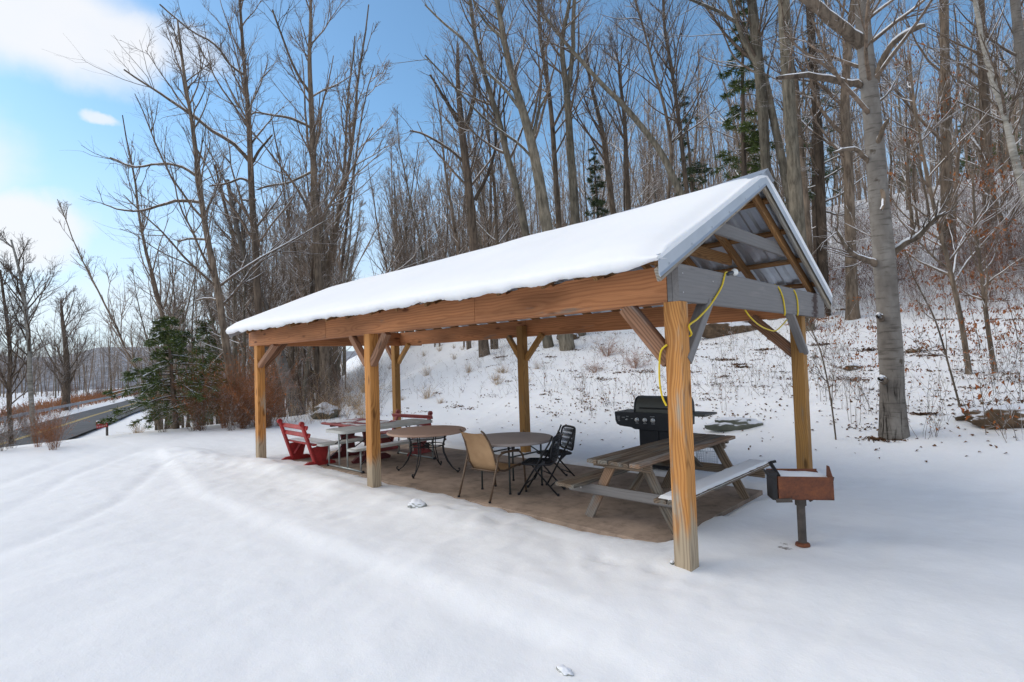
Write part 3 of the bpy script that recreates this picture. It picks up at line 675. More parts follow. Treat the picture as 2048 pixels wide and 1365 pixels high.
for f_ in (.13, .36, .60, .83):
    for sgn in (-1, 1):
        y = PK + sgn * f_ * (EY1 - PK); 
        a = (X0R - .03, y, zroof(X0R, y) - .027); b = (X1R + .03, y, zroof(X1R, y) - .027)
        for q in range(3):
            A = Vector(a).lerp(Vector(b), q / 3); B = Vector(a).lerp(Vector(b), (q + 1) / 3)
            A.z = zroof(A.x, y) - .032; B.z = zroof(B.x, y) - .032
            beam('purlin', A + (B - A) * .002, B - (B - A) * .002, .07, .035, M['rafter_wood'], PV, (0, sgn * .5, 1), .003)
def roof_panels():
    n = 11; W = (X0R - X1R) / n
    for sgn in (-1, 1):
        ye = EY0 if sgn < 0 else EY1
        for k in range(n):
            xa = X0R - W * k; V = []; prof = []
            for r in range(4):   # four ribs per sheet
                c = (r + .5) / 4
                prof += [(c - .085, 0), (c - .045, .018), (c + .045, .018), (c + .085, 0)]
            prof = [(0, 0)] + prof + [(1, 0)]
            for (t) in (0, .5, 1):
                y = PK + (ye - PK) * t + (.0)
                for u, h in prof:
                    x = xa - .004 - (W - .008) * u if False else xa - W * u; V.append((x, y, zroof(x, y) + h + (.002 if k % 2 else 0)))
            n1 = len(prof); F = [(i * n1 + j, i * n1 + j + 1, (i + 1) * n1 + j + 1, (i + 1) * n1 + j) for i in range(2) for j in range(n1 - 1)]
            # give the sheet a thickness
            V2 = [(x, y, z - .0035) for x, y, z in V]; q = len(V)
            F += [tuple(i + q for i in f[::-1]) for f in F]
            MB().add(V + V2, F).obj('roof_panel', M['metal_roof'], PV)
roof_panels()
def fascia():
    x = X0R
    for sgn in (-1, 1):
        ye = (EY0 - .01) if sgn < 0 else (EY1 + .01)
        yt = PK
        top0 = Vector((x, yt, zr(x) + .05)); top1 = Vector((x, ye, zroof(x, min(max(ye, EY0), EY1)) + .03))
        d = .155
        # folded trim: vertical face, top return and a small kick at the bottom
        m = MB(); L = (top1 - top0)
        def q(p, dx, dz): return (p.x + dx, p.y, p.z + dz)
        sec = [(-.10, .0), (.0, .0), (.0, -d + .02), (.012, -d)]
        V = [q(top0, a, b) for a, b in sec] + [q(top1, a, b) for a, b in sec] + [q(top0, a - .003, b - .003) for a, b in sec] + [q(top1, a - .003, b - .003) for a, b in sec]
        F = [(i, i + 1, 4 + i + 1, 4 + i) for i in range(3)] + [(8 + i, 12 + i, 12 + i + 1, 8 + i + 1) for i in range(3)] + [(3, 11, 15, 7)] + [(0, 4, 12, 8)] + [(4 + i, 4 + i + 1, 12 + i + 1, 12 + i) for i in range(3)]
        m.add(V, F).obj('fascia_trim', M['fascia'], PV)
        a = Vector((x - .028, yt - sgn * .0 + sgn * .01, zr(x) - .085)); b = Vector((x - .028, ye - sgn * .03, top1.z - .135))
        beam('rake_board', a, b, .035, .10, M['trim_wood'], PV)
        for t in np.arange(.08, 1, .17):
            p = top0.lerp(top1, t); s = MB().lathe((0, 0, 0), [(.007, 0), (.007, .004), (.003, .006)], 8); o = s.obj('screw', M['fascia'], PV)
            o.matrix_local = Matrix.Translation((p.x + .0005, p.y, p.z - .12)) @ Matrix.Rotation(math.pi / 2, 4, 'Y')
        # far rake
        xx = X1R
        m = MB(); t0 = Vector((xx, yt, zr(xx) + .04)); t1 = Vector((xx, ye, 2.335)); m.bar(t0 + Vector((0, 0, -.06)), t1 + Vector((0, 0, -.06)), .004, .12); m.obj('fascia_trim', M['fascia'], PV)
fascia()
def ridge_cap():
    V = []; n = 12
    for i in range(n + 1):
        x = X0R + .03 - (X0R - X1R + .04) * i / n
        for dy, dz in ((-.17, -.045), (0, .05), (.17, -.045)): V.append((x, PK + dy, zr(x) + dz + .012))
    F = [(3 * i + j, 3 * i + j + 1, 3 * i + 4 + j, 3 * i + 3 + j) for i in range(n) for j in range(2)]
    V2 = [(a, b, c - .004) for a, b, c in V]; q = len(V); F += [tuple(i + q for i in f[::-1]) for f in F] + [(0, q, q + 1, 1), (1, q + 1, q + 2, 2)]
    MB().add(V + V2, F).obj('ridge_cap', M['fascia'], PV)
ridge_cap()
def metal_bits():
    # nail heads on the gable tie beam
    for y, z in ((.07, H + .22), (.07, H + .07), (.62, H + .2), (.62, H + .06), (2.3, H + .2)):
        o = MB().lathe((0, 0, 0), [(.006, 0), (.006, .003)], 8).obj('nail', M['knob'], PV); o.matrix_local = Matrix.Translation((.0, y, z)) @ Matrix.Rotation(math.pi / 2, 4, 'Y')
metal_bits()
def roof_snow():
    """slab of settled snow over both slopes, rounded lip and ragged lower edge"""
    nx = 330; V = []; prof = []
    ny = 26
    for i in range(nx + 1):
        x = X0R + .0 - (X0R - X1R + .02) * i / nx
        tk = .085 + .03 * fb(x, 0, .5) - .045 * math.exp(-((x - X0R) / .16) ** 2)
        if i == 0: tk = .035
        lip = EY0 - .02 - .012 * fb(x, 5, 3.0) 
        drop = .05 + .045 * fb(x, 9, 4.5, 0, 4) + .03 * fb(x, 3, .9) + .02 * abs(fb(x, 2, 14.0)) 
        drop *= (1 - .85 * math.exp(-((x - X0R) / .22) ** 2))
        ring = []
        ring.append((EY0 + .10, -.03)); ring.append((EY0 + .015, -drop + .015)); ring.append((lip, -drop)); ring.append((lip - .018, -drop * .4 + .01)); ring.append((lip - .022, tk * .3)); ring.append((lip - .005, tk * .68)); ring.append((lip + .04, tk * .92))
        row = [(x, y, zroof(x, max(y, EY0)) + h) for y, h in ring]
        for j in range(ny + 1):
            y = EY0 + .12 + (EY1 - EY0 - .2) * j / ny
            h = tk + .022 * fb(x, y, .9, 2.0) + .008 * fb(x, y, 4.0, 6.0)
            z0 = zroof(x, y)
            z0 -= .05 * math.exp(-((y - PK) / .16) ** 2)
            row.append((x, y, z0 + h + .02))
        row.append((x, EY1 - .01, zroof(x, EY1) + tk * .7)); row.append((x, EY1 + .01, zroof(x, EY1) + .01))
        V += row
    n1 = len(V) // (nx + 1)
    F = [(i * n1 + j, i * n1 + j + 1, (i + 1) * n1 + j + 1, (i + 1) * n1 + j) for i in range(nx) for j in range(n1 - 1)]
    # far and near edges roll down on to the sheet
    for side, i0, dx in ((0, 0, .012), (1, nx, -.03)):
        base = len(V)
        for j in range(n1):
            x, y, z = V[i0 * n1 + j]; zz = zroof(x, min(max(y, EY0), EY1)) + (.03 if side == 0 else -.01)
            V.append((x + dx, y, min(z, zz + (z - zz) * .35)))
        for j in range(n1 - 1): F.append((i0 * n1 + j, base + j, base + j + 1, i0 * n1 + j + 1))
        b2 = len(V)
        for j in range(n1):
            x, y, z = V[i0 * n1 + j]; V.append((x, y, min(z, zroof(x, min(max(y, EY0), EY1)) - .0)))
        for j in range(n1 - 1): F.append((base + j, b2 + j, b2 + j + 1, base + j + 1))
    o = MB().add(V, F).obj('roof_snow', M['snow'], None, True)
    tag(o, 'thick smooth layer of snow lying on the pavilion roof', None, None, 'stuff')
roof_snow()
# ------------------------------------------------------------------ yellow cord with bulbs on the gable beam
def cord():
    t = thing('extension_cord', 'yellow extension cord with light bulb sockets looped over the gable beam', 'cord', (.03, .9, H + BH))
    off = Vector(t.location)
    def path(pts, r=.008):
        # smooth the polyline
        P = [Vector(p) - off for p in pts]; out = []
        for i in range(len(P) - 1):
            p0, p1, p2, p3 = P[max(i - 1, 0)], P[i], P[i + 1], P[min(i + 2, len(P) - 1)]
            for k in range(6):
                u = k / 6; out.append(.5 * ((2 * p1) + (p2 - p0) * u + (2 * p0 - 5 * p1 + 4 * p2 - p3) * u * u + (3 * p1 - p0 - 3 * p2 + p3) * u ** 3))
        out.append(P[-1]); autosm(MB().tube(out, r, 8).obj('cord', M['yellow'], t), 60)
    X = .012
    g = lambda x, y, X_=X: tuple(unx(x, y, X_))
    path([g(1462, 548, -.03), g(1452, 545, -.005), g(1449, 552), g(1444, 572), g(1433, 592), g(1417, 615), g(1395, 638, .02), g(1378, 652, .02), (-.0 + .012, .145, 1.80), (-.1, .15, 1.78)])
    path([tuple(uny(1334, 690, -.01)), tuple(uny(1322, 703, -.012)), tuple(uny(1318.5, 735, -.014)), tuple(uny(1320, 770, -.012)), tuple(uny(1325, 795, -.01)), tuple(uny(1333, 812, -.01))])
    for (xa, ya, xb, yb) in ((1550, 573, 1570, 631), (1581, 579, 1596, 631)):
        a = g(xa, ya, -.06); path([(-.062, a[1] - .02, H + .02), (-.066, a[1], H + BH), g(xa + 2, ya, -.03), g(xa + 8, ya + 4, .008), g((xa + xb) / 2 + 6, (ya + yb) / 2 - 5, .012), g(xb, yb - 8, .012), g(xb - 1, yb, .0)])
    path([tuple(unx(1490, 620, -.06)), tuple(unx(1500, 634, -.05)), tuple(unx(1516, 649, -.05)), tuple(unx(1535, 659, -.05)), tuple(unx(1553, 661, -.05)), tuple(unx(1574, 640, -.055))], .007)
    # socket and bulb lying on top of the beam
    a = Vector(unx(1453, 549, .0)) - off; b = Vector(unx(1464, 546, .0)) - off; c = Vector(unx(1481, 543, .0)) - off
    d = (c - a).normalized()
    MB().tube([a, a + d * .03, b], [.013, .017, .019], 12).obj('socket', M['black_plastic'], t, True)
    prof = [(.0, .013), (.012, .014), (.026, .022), (.042, .031), (.058, .0345), (.072, .031), (.082, .02), (.087, .006)]
    MB().tube([b + d * s for s, r in prof], [r for s, r in prof], 18).obj('bulb', M['bulb'], t, True)
    # second, empty socket near the left end
    MB().tube([Vector((-.03, .06, H + BH + .0)) - off, Vector((-.03, .06, H + BH + .035)) - off], [.018, .014], 10).obj('socket', M['black_plastic'], t, True)
cord()
# ================================================================== FURNITURE
def solid_mesh(o): return o
def L_(t, p): return Vector(p) - Vector(t.location)
# ---- wooden A-frame picnic table (long side along Y)
def picnic_table():
    t = thing('picnic_table', 'weathered grey wooden A-frame picnic table beside the corner post', 'picnic table', (-.98, 1.54, 0))
    zt = .66; y0, y1 = -1.09, 1.10
    for k in range(5):
        x = -.235 + .1175 * k; m = 'old_wood_warm' if k == 4 else 'old_wood'
        beam('tabletop_board', (x, y0 + (.012 * ((k * 7) % 3)), zt - .018), (x, y1 - .01 * (k % 2), zt - .018), .112, .036, M[m], t, ch=.005)
    for sx in (-1, 1):
        for k in range(2):
            x = sx * (.505 + .06 + .126 * (k - .5)); beam('seat_board', (x, y0 - .03 + .012 * k, .372), (x, y1 - .02, .372), .12, .036, M['old_wood'], t, ch=.005)
    for ye in (-.80, .80):
        s = 1 if ye < 0 else -1
        beam('seat_support', (-.70, ye - s * .048, .305), (.70, ye - s * .048, .305), .036, .10, M['grey_wood' if ye < 0 else 'old_wood'], t, ch=.012)
        beam('top_support', (-.27, ye - s * .036, zt - .078), (.27, ye - s * .036, zt - .078), .036, .08, M['old_wood'], t)
        for sx in (-1, 1):
            beam('leg', (sx * .50, ye, -.0), (sx * .17, ye, zt - .045), .036, .10, M['old_wood_warm' if (sx < 0 and ye < 0) else 'old_wood'], t, (0, 1, 0) if 0 else (0, 0, 1), ch=.004)
        beam('diagonal_brace', (0, ye + s * .05, .33), (0, ye + s * .48, zt - .05), .07, .035, M['old_wood'], t)
    for ye in (-1.0, 0, .95): beam('cleat', (-.26, ye, zt - .055), (.26, ye, zt - .055), .05, .034, M['old_wood'], t)
    for ye in (-.80,):
        for x in (-.60, -.54, .54, .60):
            o = MB().lathe((0, 0, 0), [(.011, 0), (.011, .006), (.004, .009)], 8).obj('bolt', M['knob'], t); o.matrix_local = Matrix.Translation((x, ye - .067, .31)) @ Matrix.Rotation(math.pi / 2, 4, 'X')
    # snow on the near seat
    lay_snow('seat_snow', 'thin snow lying along the right hand bench seat of the wooden picnic table', -.98 + .445, -.98 + .690, 1.54 + y0 + .0, 1.54 + y1 - .03, .391, .022)
def lay_snow(name, label, x0, x1, y0, y1, z, h, hole=None, nx=16, ny=60, mat='snow', cut=None):
    """soft edged sheet of snow on a flat surface; where the noise drops the surface is bare"""
    V = []; nxx, nyy = nx, ny
    if (x1 - x0) > (y1 - y0): nxx, nyy = ny, nx
    for j in range(nyy + 1):
        for i in range(nxx + 1):
            u, v = i / nxx, j / nyy; x = x0 + (x1 - x0) * u; y = y0 + (y1 - y0) * v
            e = min(u * (x1 - x0), (1 - u) * (x1 - x0), v * (y1 - y0), (1 - v) * (y1 - y0))
            e += .014 * fb(x, y, 9, 1.0)
            k = sst(0.0, .035, e)
            if cut: k *= cut(x, y)
            V.append((x, y, z - .012 + (h + .012 + .006 * fb(x, y, 6, 3.0)) * k))
    n1 = nxx + 1
    F = [(j * n1 + i, j * n1 + i + 1, (j + 1) * n1 + i + 1, (j + 1) * n1 + i) for j in range(nyy) for i in range(nxx)]
    o = MB().add(V, F).obj(name, M[mat], None, True)
    return tag(o, label, None, None, 'stuff')
picnic_table()
# ---- grey-white folding plastic picnic table
def white_table():
    t = thing('folding_picnic_table', 'grey white plastic folding picnic table with attached bench seats', 'picnic table', (-6.09, 1.23, 0))
    def slab(name, x0, x1, y0, y1, z, th, r):
        pts = []
        for cx, cy, a0 in ((x1 - r, y1 - r, 0), (x0 + r, y1 - r, 90), (x0 + r, y0 + r, 180), (x1 - r, y0 + r, 270)):
            for k in range(6): a = math.radians(a0 + 18 * k); pts.append((cx + r * math.cos(a), cy + r * math.sin(a)))
        m = MB(); n = len(pts); V = []
        for s, dz in ((1.0, -th), (1.0, -.006), (.985, 0)):
            V += [((x - (x0 + x1) / 2) * s + (x0 + x1) / 2, (y - (y0 + y1) / 2) * s + (y0 + y1) / 2, z + dz) for x, y in pts]
        F = [tuple(range(n - 1, -1, -1)), tuple(range(2 * n, 3 * n))] + [(i * n + j, i * n + (j + 1) % n, (i + 1) * n + (j + 1) % n, (i + 1) * n + j) for i in range(2) for j in range(n)]
        return m.add(V, F).obj(name, M['white_plastic'], t)
    slab('tabletop', -.30, .30, -.90, .88, .64, .045, .09)
    slab('bench_seat', -.60, -.38, -.90, .88, .385, .035, .07); slab('bench_seat', .38, .60, -.90, .88, .385, .035, .07)
    for ye in (-.70, .68):
        for x, h in ((-.52, .35), (-.18, .60), (.08, .60), (.48, .35)):
            a = MB().tube([(x, ye, .02), (x + (.0 if abs(x) > .3 else 0), ye, h)], .014, 10).obj('leg', M['galv'], t, True)
        MB().tube([(-.52, ye, .02), (.50, ye, .02)], .015, 10).obj('floor_tube', M['galv'], t, True)
        for x in (-.54, .53): MB().lathe((x, ye, 0), [(.026, 0), (.03, .012), (.024, .035)], 12).obj('foot_cap', M['black_plastic'], t, True)
        s = 1 if ye < 0 else -1
        for x in (-.30, .30):
            MB().tube([(x, ye, .38), (x, ye + s * .42, .60)], .009, 8).obj('brace', M['black_metal'], t, True)
        for x in (-.49, .49):
            MB().tube([(x, ye, .12), (x, ye + s * .28, .35)], .008, 8).obj('brace', M['black_metal'], t, True)
    lay_snow('seat_snow', 'dusting of snow on the near bench seat of the grey white folding table', -6.09 + .39, -6.09 + .59, 1.23 - .86, 1.23 + .5, .386, .006)
white_table()
# ---- red benches with slatted backs, and their table
def red_bench(name, label, loc, rz, mats=('red', 'red')):
    t = thing(name, label, 'bench', loc, rz); W = .46
    for sx in (-1, 1):
        x = sx * W
        # leaning upright: from the floor runner up to the top of the back (bench faces +Y)
        beam('upright', (x, -.02, .05), (x, -.23, .71), .045, .085, M[mats[0]], t, (1, 0, 0), .01)
        MB().lathe((0, 0, 0), [(.043, -.0225), (.043, .0225)], 16).obj('rounded_top', M[mats[0]], t).matrix_local = Matrix.Translation((x, -.233, .71)) @ Matrix.Rotation(math.pi / 2, 4, 'Y')
        MB().prism([(x - .02, -.06, .30), (x - .02, .24, .335), (x - .02, .17, .07), (x - .02, -.03, .07)], (.04, 0, 0)).obj('side_panel', M[mats[0]], t)
        m = MB(); m.prism([(x - .026, -.20, .0), (x - .026, -.21, .035), (x - .026, -.13, .07), (x - .026, .25, .07), (x - .026, .33, .04), (x - .026, .34, .0)], (.052, 0, 0)); m.obj('floor_runner', M[mats[0]], t)
        MB().bar((x * .9, -.0, .12), (x * .72, .10, .33), .03, .03).obj('brace', M[mats[0]], t)
    for z, y in ((.645, -.185), (.515, -.145)):
        m = MB(); L = W + .10; m.bar((-L, y, z), (L, y, z), .026, .075, (0, .3, 1), .012); m.obj('back_slat', M[mats[1]], t)
    for k in range(3):
        y = -.03 + .115 * k; beam('seat_slat', (-W - .08, y, .352), (W + .08, y, .352), .10, .028, M[mats[1]], t, ch=.006)
    return t
b1 = red_bench('red_bench', 'red wooden bench at the far left end of the slab', (-7.28, .42, 0), math.radians(-2))
lay_snow('seat_snow', 'snow lying on the seat slats of the left red bench', -7.28 - .52, -7.28 + .52, .37, .73, .368, .012)
b2 = red_bench('red_bench', 'dull red wooden bench facing the camera behind the red table', (-6.72, 2.12, 0), math.radians(186), ('red_dull', 'red_dull'))
def red_table():
    t = thing('red_table', 'dark red wooden trestle table dusted with snow beside the red bench', 'table', (-6.85, 1.22, 0))
    for k in range(4):
        y = -.30 + .20 * k; beam('tabletop_board', (-.60 + .02 * (k % 2), y, .622), (.62, y, .622), .192, .04, M['red_dull'], t, ch=.012)
    for x in (-.38, .42):
        MB().prism([(x - .022, -.17, .55), (x - .022, .17, .55), (x - .022, .12, .30), (x - .022, .15, .08), (x - .022, -.15, .08), (x - .022, -.12, .30)], (.045, 0, 0)).obj('trestle', M['dark_red'], t)
        MB().prism([(x - .03, -.36, .0), (x - .03, -.37, .04), (x - .03, -.27, .10), (x - .03, .27, .10), (x - .03, .37, .04), (x - .03, .36, .0)], (.06, 0, 0)).obj('floor_runner', M['dark_red'], t)
        MB().bar((x, -.33, .585), (x, .33, .585), .05, .04).obj('top_support', M['dark_red'], t)
    MB().bar((-.36, 0, .34), (.40, 0, .34), .035, .09).obj('stretcher', M['dark_red'], t)
    lay_snow('table_snow', 'dusting of snow on top of the dark red trestle table', -6.85 - .58, -6.85 + .60, 1.22 - .36, 1.22 + .38, .643, .008, cut=lambda x, y: sst(-.25, .1, fb(x, y, 2.2, 4.0)))
red_table()
# ---- round tables
def round_top(t, r, z, mat, th=.045):
    prof = [(r - .012, -th), (r, -th + .008), (r, -.012), (r - .012, 0), (r * .6, .0), (.01, .0)]
    o = MB().lathe((0, 0, z), prof, 56).obj('tabletop', M[mat], t); return autosm(o, 30)
def table_a():
    t = thing('round_table', 'round tan table on curled wrought iron legs beside the folding picnic table', 'table', (-4.82, 1.20, 0), math.radians(8))
    round_top(t, .60, .63, 'tan_top', .035)
    for k in range(4):
        a = math.radians(20 + 90 * k); c, s = math.cos(a), math.sin(a)
        pts = [(r * c, r * s, z) for r, z in ((.30, .595), (.29, .50), (.26, .40), (.27, .30), (.33, .17), (.41, .07), (.47, .025), (.505, .02), (.525, .04), (.515, .062), (.497, .058))]
        for d in (-.018, .018): MB().tube([(x - s * d * (1 if z > .1 else .3), y + c * d * (1 if z > .1 else .3), z) for x, y, z in pts], .0075, 8).obj('leg', M['black_metal'], t, True)
        MB().lathe((.49 * c, .49 * s, 0), [(.014, 0), (.014, .015)], 10).obj('foot', M['black_metal'], t)
    for r, z in ((.265, .40), (.29, .52)):
        MB().tube([(r * math.cos(q * math.pi / 16), r * math.sin(q * math.pi / 16), z) for q in range(33)], .008, 6, False).obj('ring', M['black_metal'], t, True)
    for k in range(2):
        a = math.radians(20 + 90 * k); MB().tube([(-.265 * math.cos(a), -.265 * math.sin(a), .40), (.265 * math.cos(a), .265 * math.sin(a), .40)], .008, 6).obj('cross_rod', M['black_metal'], t, True)
    MB().lathe((0, 0, .36), [(.03, 0), (.035, .02), (.035, .06), (.03, .08)], 14).obj('umbrella_socket', M['black_metal'], t, True)
table_a()
def table_b():
    t = thing('round_table', 'round taupe folding table with straight dark legs behind the tan sling chair', 'table', (-3.05, 1.22, 0), math.radians(0))
    round_top(t, .56, .64, 'taupe_top', .035)
    for sx, sy in ((-.23, -.32), (.25, -.30), (-.25, .28), (.25, .30)):
        MB().tube([(sx, sy, 0), (sx, sy, .60)], .0125, 10).obj('leg', M['green_metal'], t, True)
        MB().lathe((sx, sy, 0), [(.017, 0), (.017, .02)], 10).obj('foot_cap', M['black_plastic'], t)
    for sx in (-.24, .25):
        MB().tube([(sx, -.31, .45), (sx, .29, .45)], .010, 8).obj('crossbar', M['green_metal'], t, True)
        for s in (-1, 1): MB().tube([(sx, s * .30, .42), (sx * .3, s * .14, .595)], .008, 8).obj('brace', M['black_metal'], t, True)
    MB().tube([(-.24, 0, .585), (.25, 0, .585)], .012, 8).obj('spine', M['green_metal'], t, True)
table_b()
# ---- tan sling chair seen from behind (faces +Y)
def sling_chair():
    t = thing('sling_chair', 'tan sling fabric armchair with a bronze frame seen from behind', 'chair', (-2.98, .80, 0), math.radians(3))
    W = .225
    for sx in (-1, 1):
        x = sx * W
        # back and seat side rail: one bent tube
        rail = [(x * .80, -.36, .83), (x * .84, -.325, .80), (x * .92, -.255, .68), (x * .98, -.205, .55), (x, -.17, .42), (x, -.11, .335), (x, -.02, .315), (x, .12, .335), (x, .26, .355), (x, .30, .345)]
        MB().tube(rail, .0125, 10).obj('side_rail', M['bronze_metal'], t, True)
        xo = sx * (W + .035)
        MB().tube([(xo, -.335, 0), (xo, -.25, .24), (xo, -.16, .50), (xo, -.11, .535), (xo, -.02, .545), (xo, .10, .54), (xo, .22, .525), (xo, .285, .47), (xo, .305, .36), (xo, .33, 0)], .0125, 10).obj('leg_and_arm_tube', M['bronze_metal'], t, True)
        m = MB(); m.bar((xo, -.10, .553), (xo, .21, .545), .045, .014, ch=.005); m.obj('armrest', M['bronze_metal'], t)
        for yy, zz in ((-.185, .43), (.30, .345)): MB().tube([(x, yy, zz), (xo, yy, zz)], .009, 8).obj('bracket', M['bronze_metal'], t, True)
        for yy in (-.335, .33): MB().lathe((xo, yy, 0), [(.016, 0), (.016, .02)], 10).obj('foot_cap', M['black_plastic'], t)
    MB().tube([(-W, -.14, .32), (W, -.14, .32)], .011, 8).obj('crossbar', M['bronze_metal'], t, True)
    MB().tube([(-W, .27, .335), (W, .27, .335)], .011, 8).obj('crossbar', M['bronze_metal'], t, True)
    V = []; prof = [(-.352, .805, .79), (-.32, .775, .82), (-.25, .67, .91), (-.20, .54, .97), (-.165, .42, 1), (-.11, .337, 1), (-.02, .317, 1), (.12, .337, 1), (.26, .357, 1)]
    nu = 10
    for y, z, s in prof:
        for i in range(nu + 1):
            u = 2 * i / nu - 1; sag = .022 * (1 - u * u); V.append((u * W * s, y + (sag if z > .4 else 0), z - (sag if z <= .4 else 0) - (.018 * (1 - u * u) if z > .8 else 0)))
    n1 = nu + 1; F = [(i * n1 + j, i * n1 + j + 1, (i + 1) * n1 + j + 1, (i + 1) * n1 + j) for i in range(len(prof) - 1) for j in range(nu)]
    V2 = [(a, b - .004 if c > .4 else b, c if c > .4 else c - .004) for a, b, c in V]; q = len(V); F += [tuple(i + q for i in f[::-1]) for f in F]
    MB().add(V + V2, F).obj('sling', M['sling'], t, True)
sling_chair()
# ---- black mesh folding chairs (face +Y in local space)
def fold_chair(label, loc, rz, solid=False):
    t = thing('folding_chair', label, 'chair', loc, rz, 'black mesh folding chairs by the taupe table'); W = .20
    for sx in (-1, 1):
        x = sx * W
        MB().tube([(x, .24, 0), (x, .02, .34), (x, -.17, .64), (x * .97, -.205, .72)], .0115, 10).obj('front_leg', M['black_metal'], t, True)
        MB().tube([(x * .86, -.25, 0), (x * .88, .02, .30), (x * .9, .07, .37)], .0105, 10).obj('rear_leg', M['black_metal'], t, True)
        for p in ((x, .24), (x * .86, -.25)): MB().lathe((p[0], p[1], 0), [(.016, 0), (.014, .03)], 10).obj('foot_cap', M['black_plastic'], t)
        MB().bar((x * .95, -.10, .41), (x * .95, .03, .31), .016, .03).obj('hinge_plate', M['black_plastic'], t)
    MB().tube([(-W, .155, .13), (W, .155, .13)], .009, 8).obj('crossbar', M['black_metal'], t, True)
    MB().tube([(-W * .86, -.155, .11), (W * .86, -.155, .11)], .009, 8).obj('crossbar', M['black_metal'], t, True)
    # seat: rounded frame and lattice
    def panel(name, fr, nu, nv, bend):
        """fr maps u,v in -1..1 to a point; rim tube + crossing ribs"""
        n = 40; rim = []
        for k in range(n + 1):
            a = 2 * math.pi * k / n; c, s = math.cos(a), math.sin(a); e = .35
            rim.append(fr(math.copysign(abs(c) ** e, c), math.copysign(abs(s) ** e, s)))
        m = MB(); m.tube(rim, .014, 8, False); m.obj(name + '_rim', M['black_plastic'], t, True)
        m = MB()
        for k in range(1, nu):
            u = -1 + 2 * k / nu
            for s in (1, -1):
                pts = []
                for q in range(7):
                    v = -1 + 2 * q / 6; uu = u + s * .16 * v
                    if abs(uu) <= 1: pts.append(fr(uu * .98, v * .98))
                if len(pts) > 1: m.tube(pts, .0038, 4, False)
        for k in range(1, nv):
            v = -1 + 2 * k / nv; m.tube([fr(-.99 + 1.98 * q / 6, v) for q in range(7)], .0038, 4, False)
        o = m.obj(name + '_lattice', M['black_plastic'], t); 
    panel('seat', lambda u, v: (u * .19, .02 + v * .19, .375 - .02 * (1 - u * u) * (1 - v * v)), 16, 12, 0)
    panel('back', lambda u, v: (u * .19, -.165 - .055 * (v + 1) / 2 - .03 * (1 - u * u), .56 + .15 * v), 14, 9, 0)
    return t
fold_chair('black plastic mesh folding chair nearer the camera, turned side on beside the taupe table', (-2.57, 1.25, 0), math.radians(116))
fold_chair('black plastic mesh folding chair behind the taupe table with its open back facing the camera', (-2.84, 1.86, 0), math.radians(156))
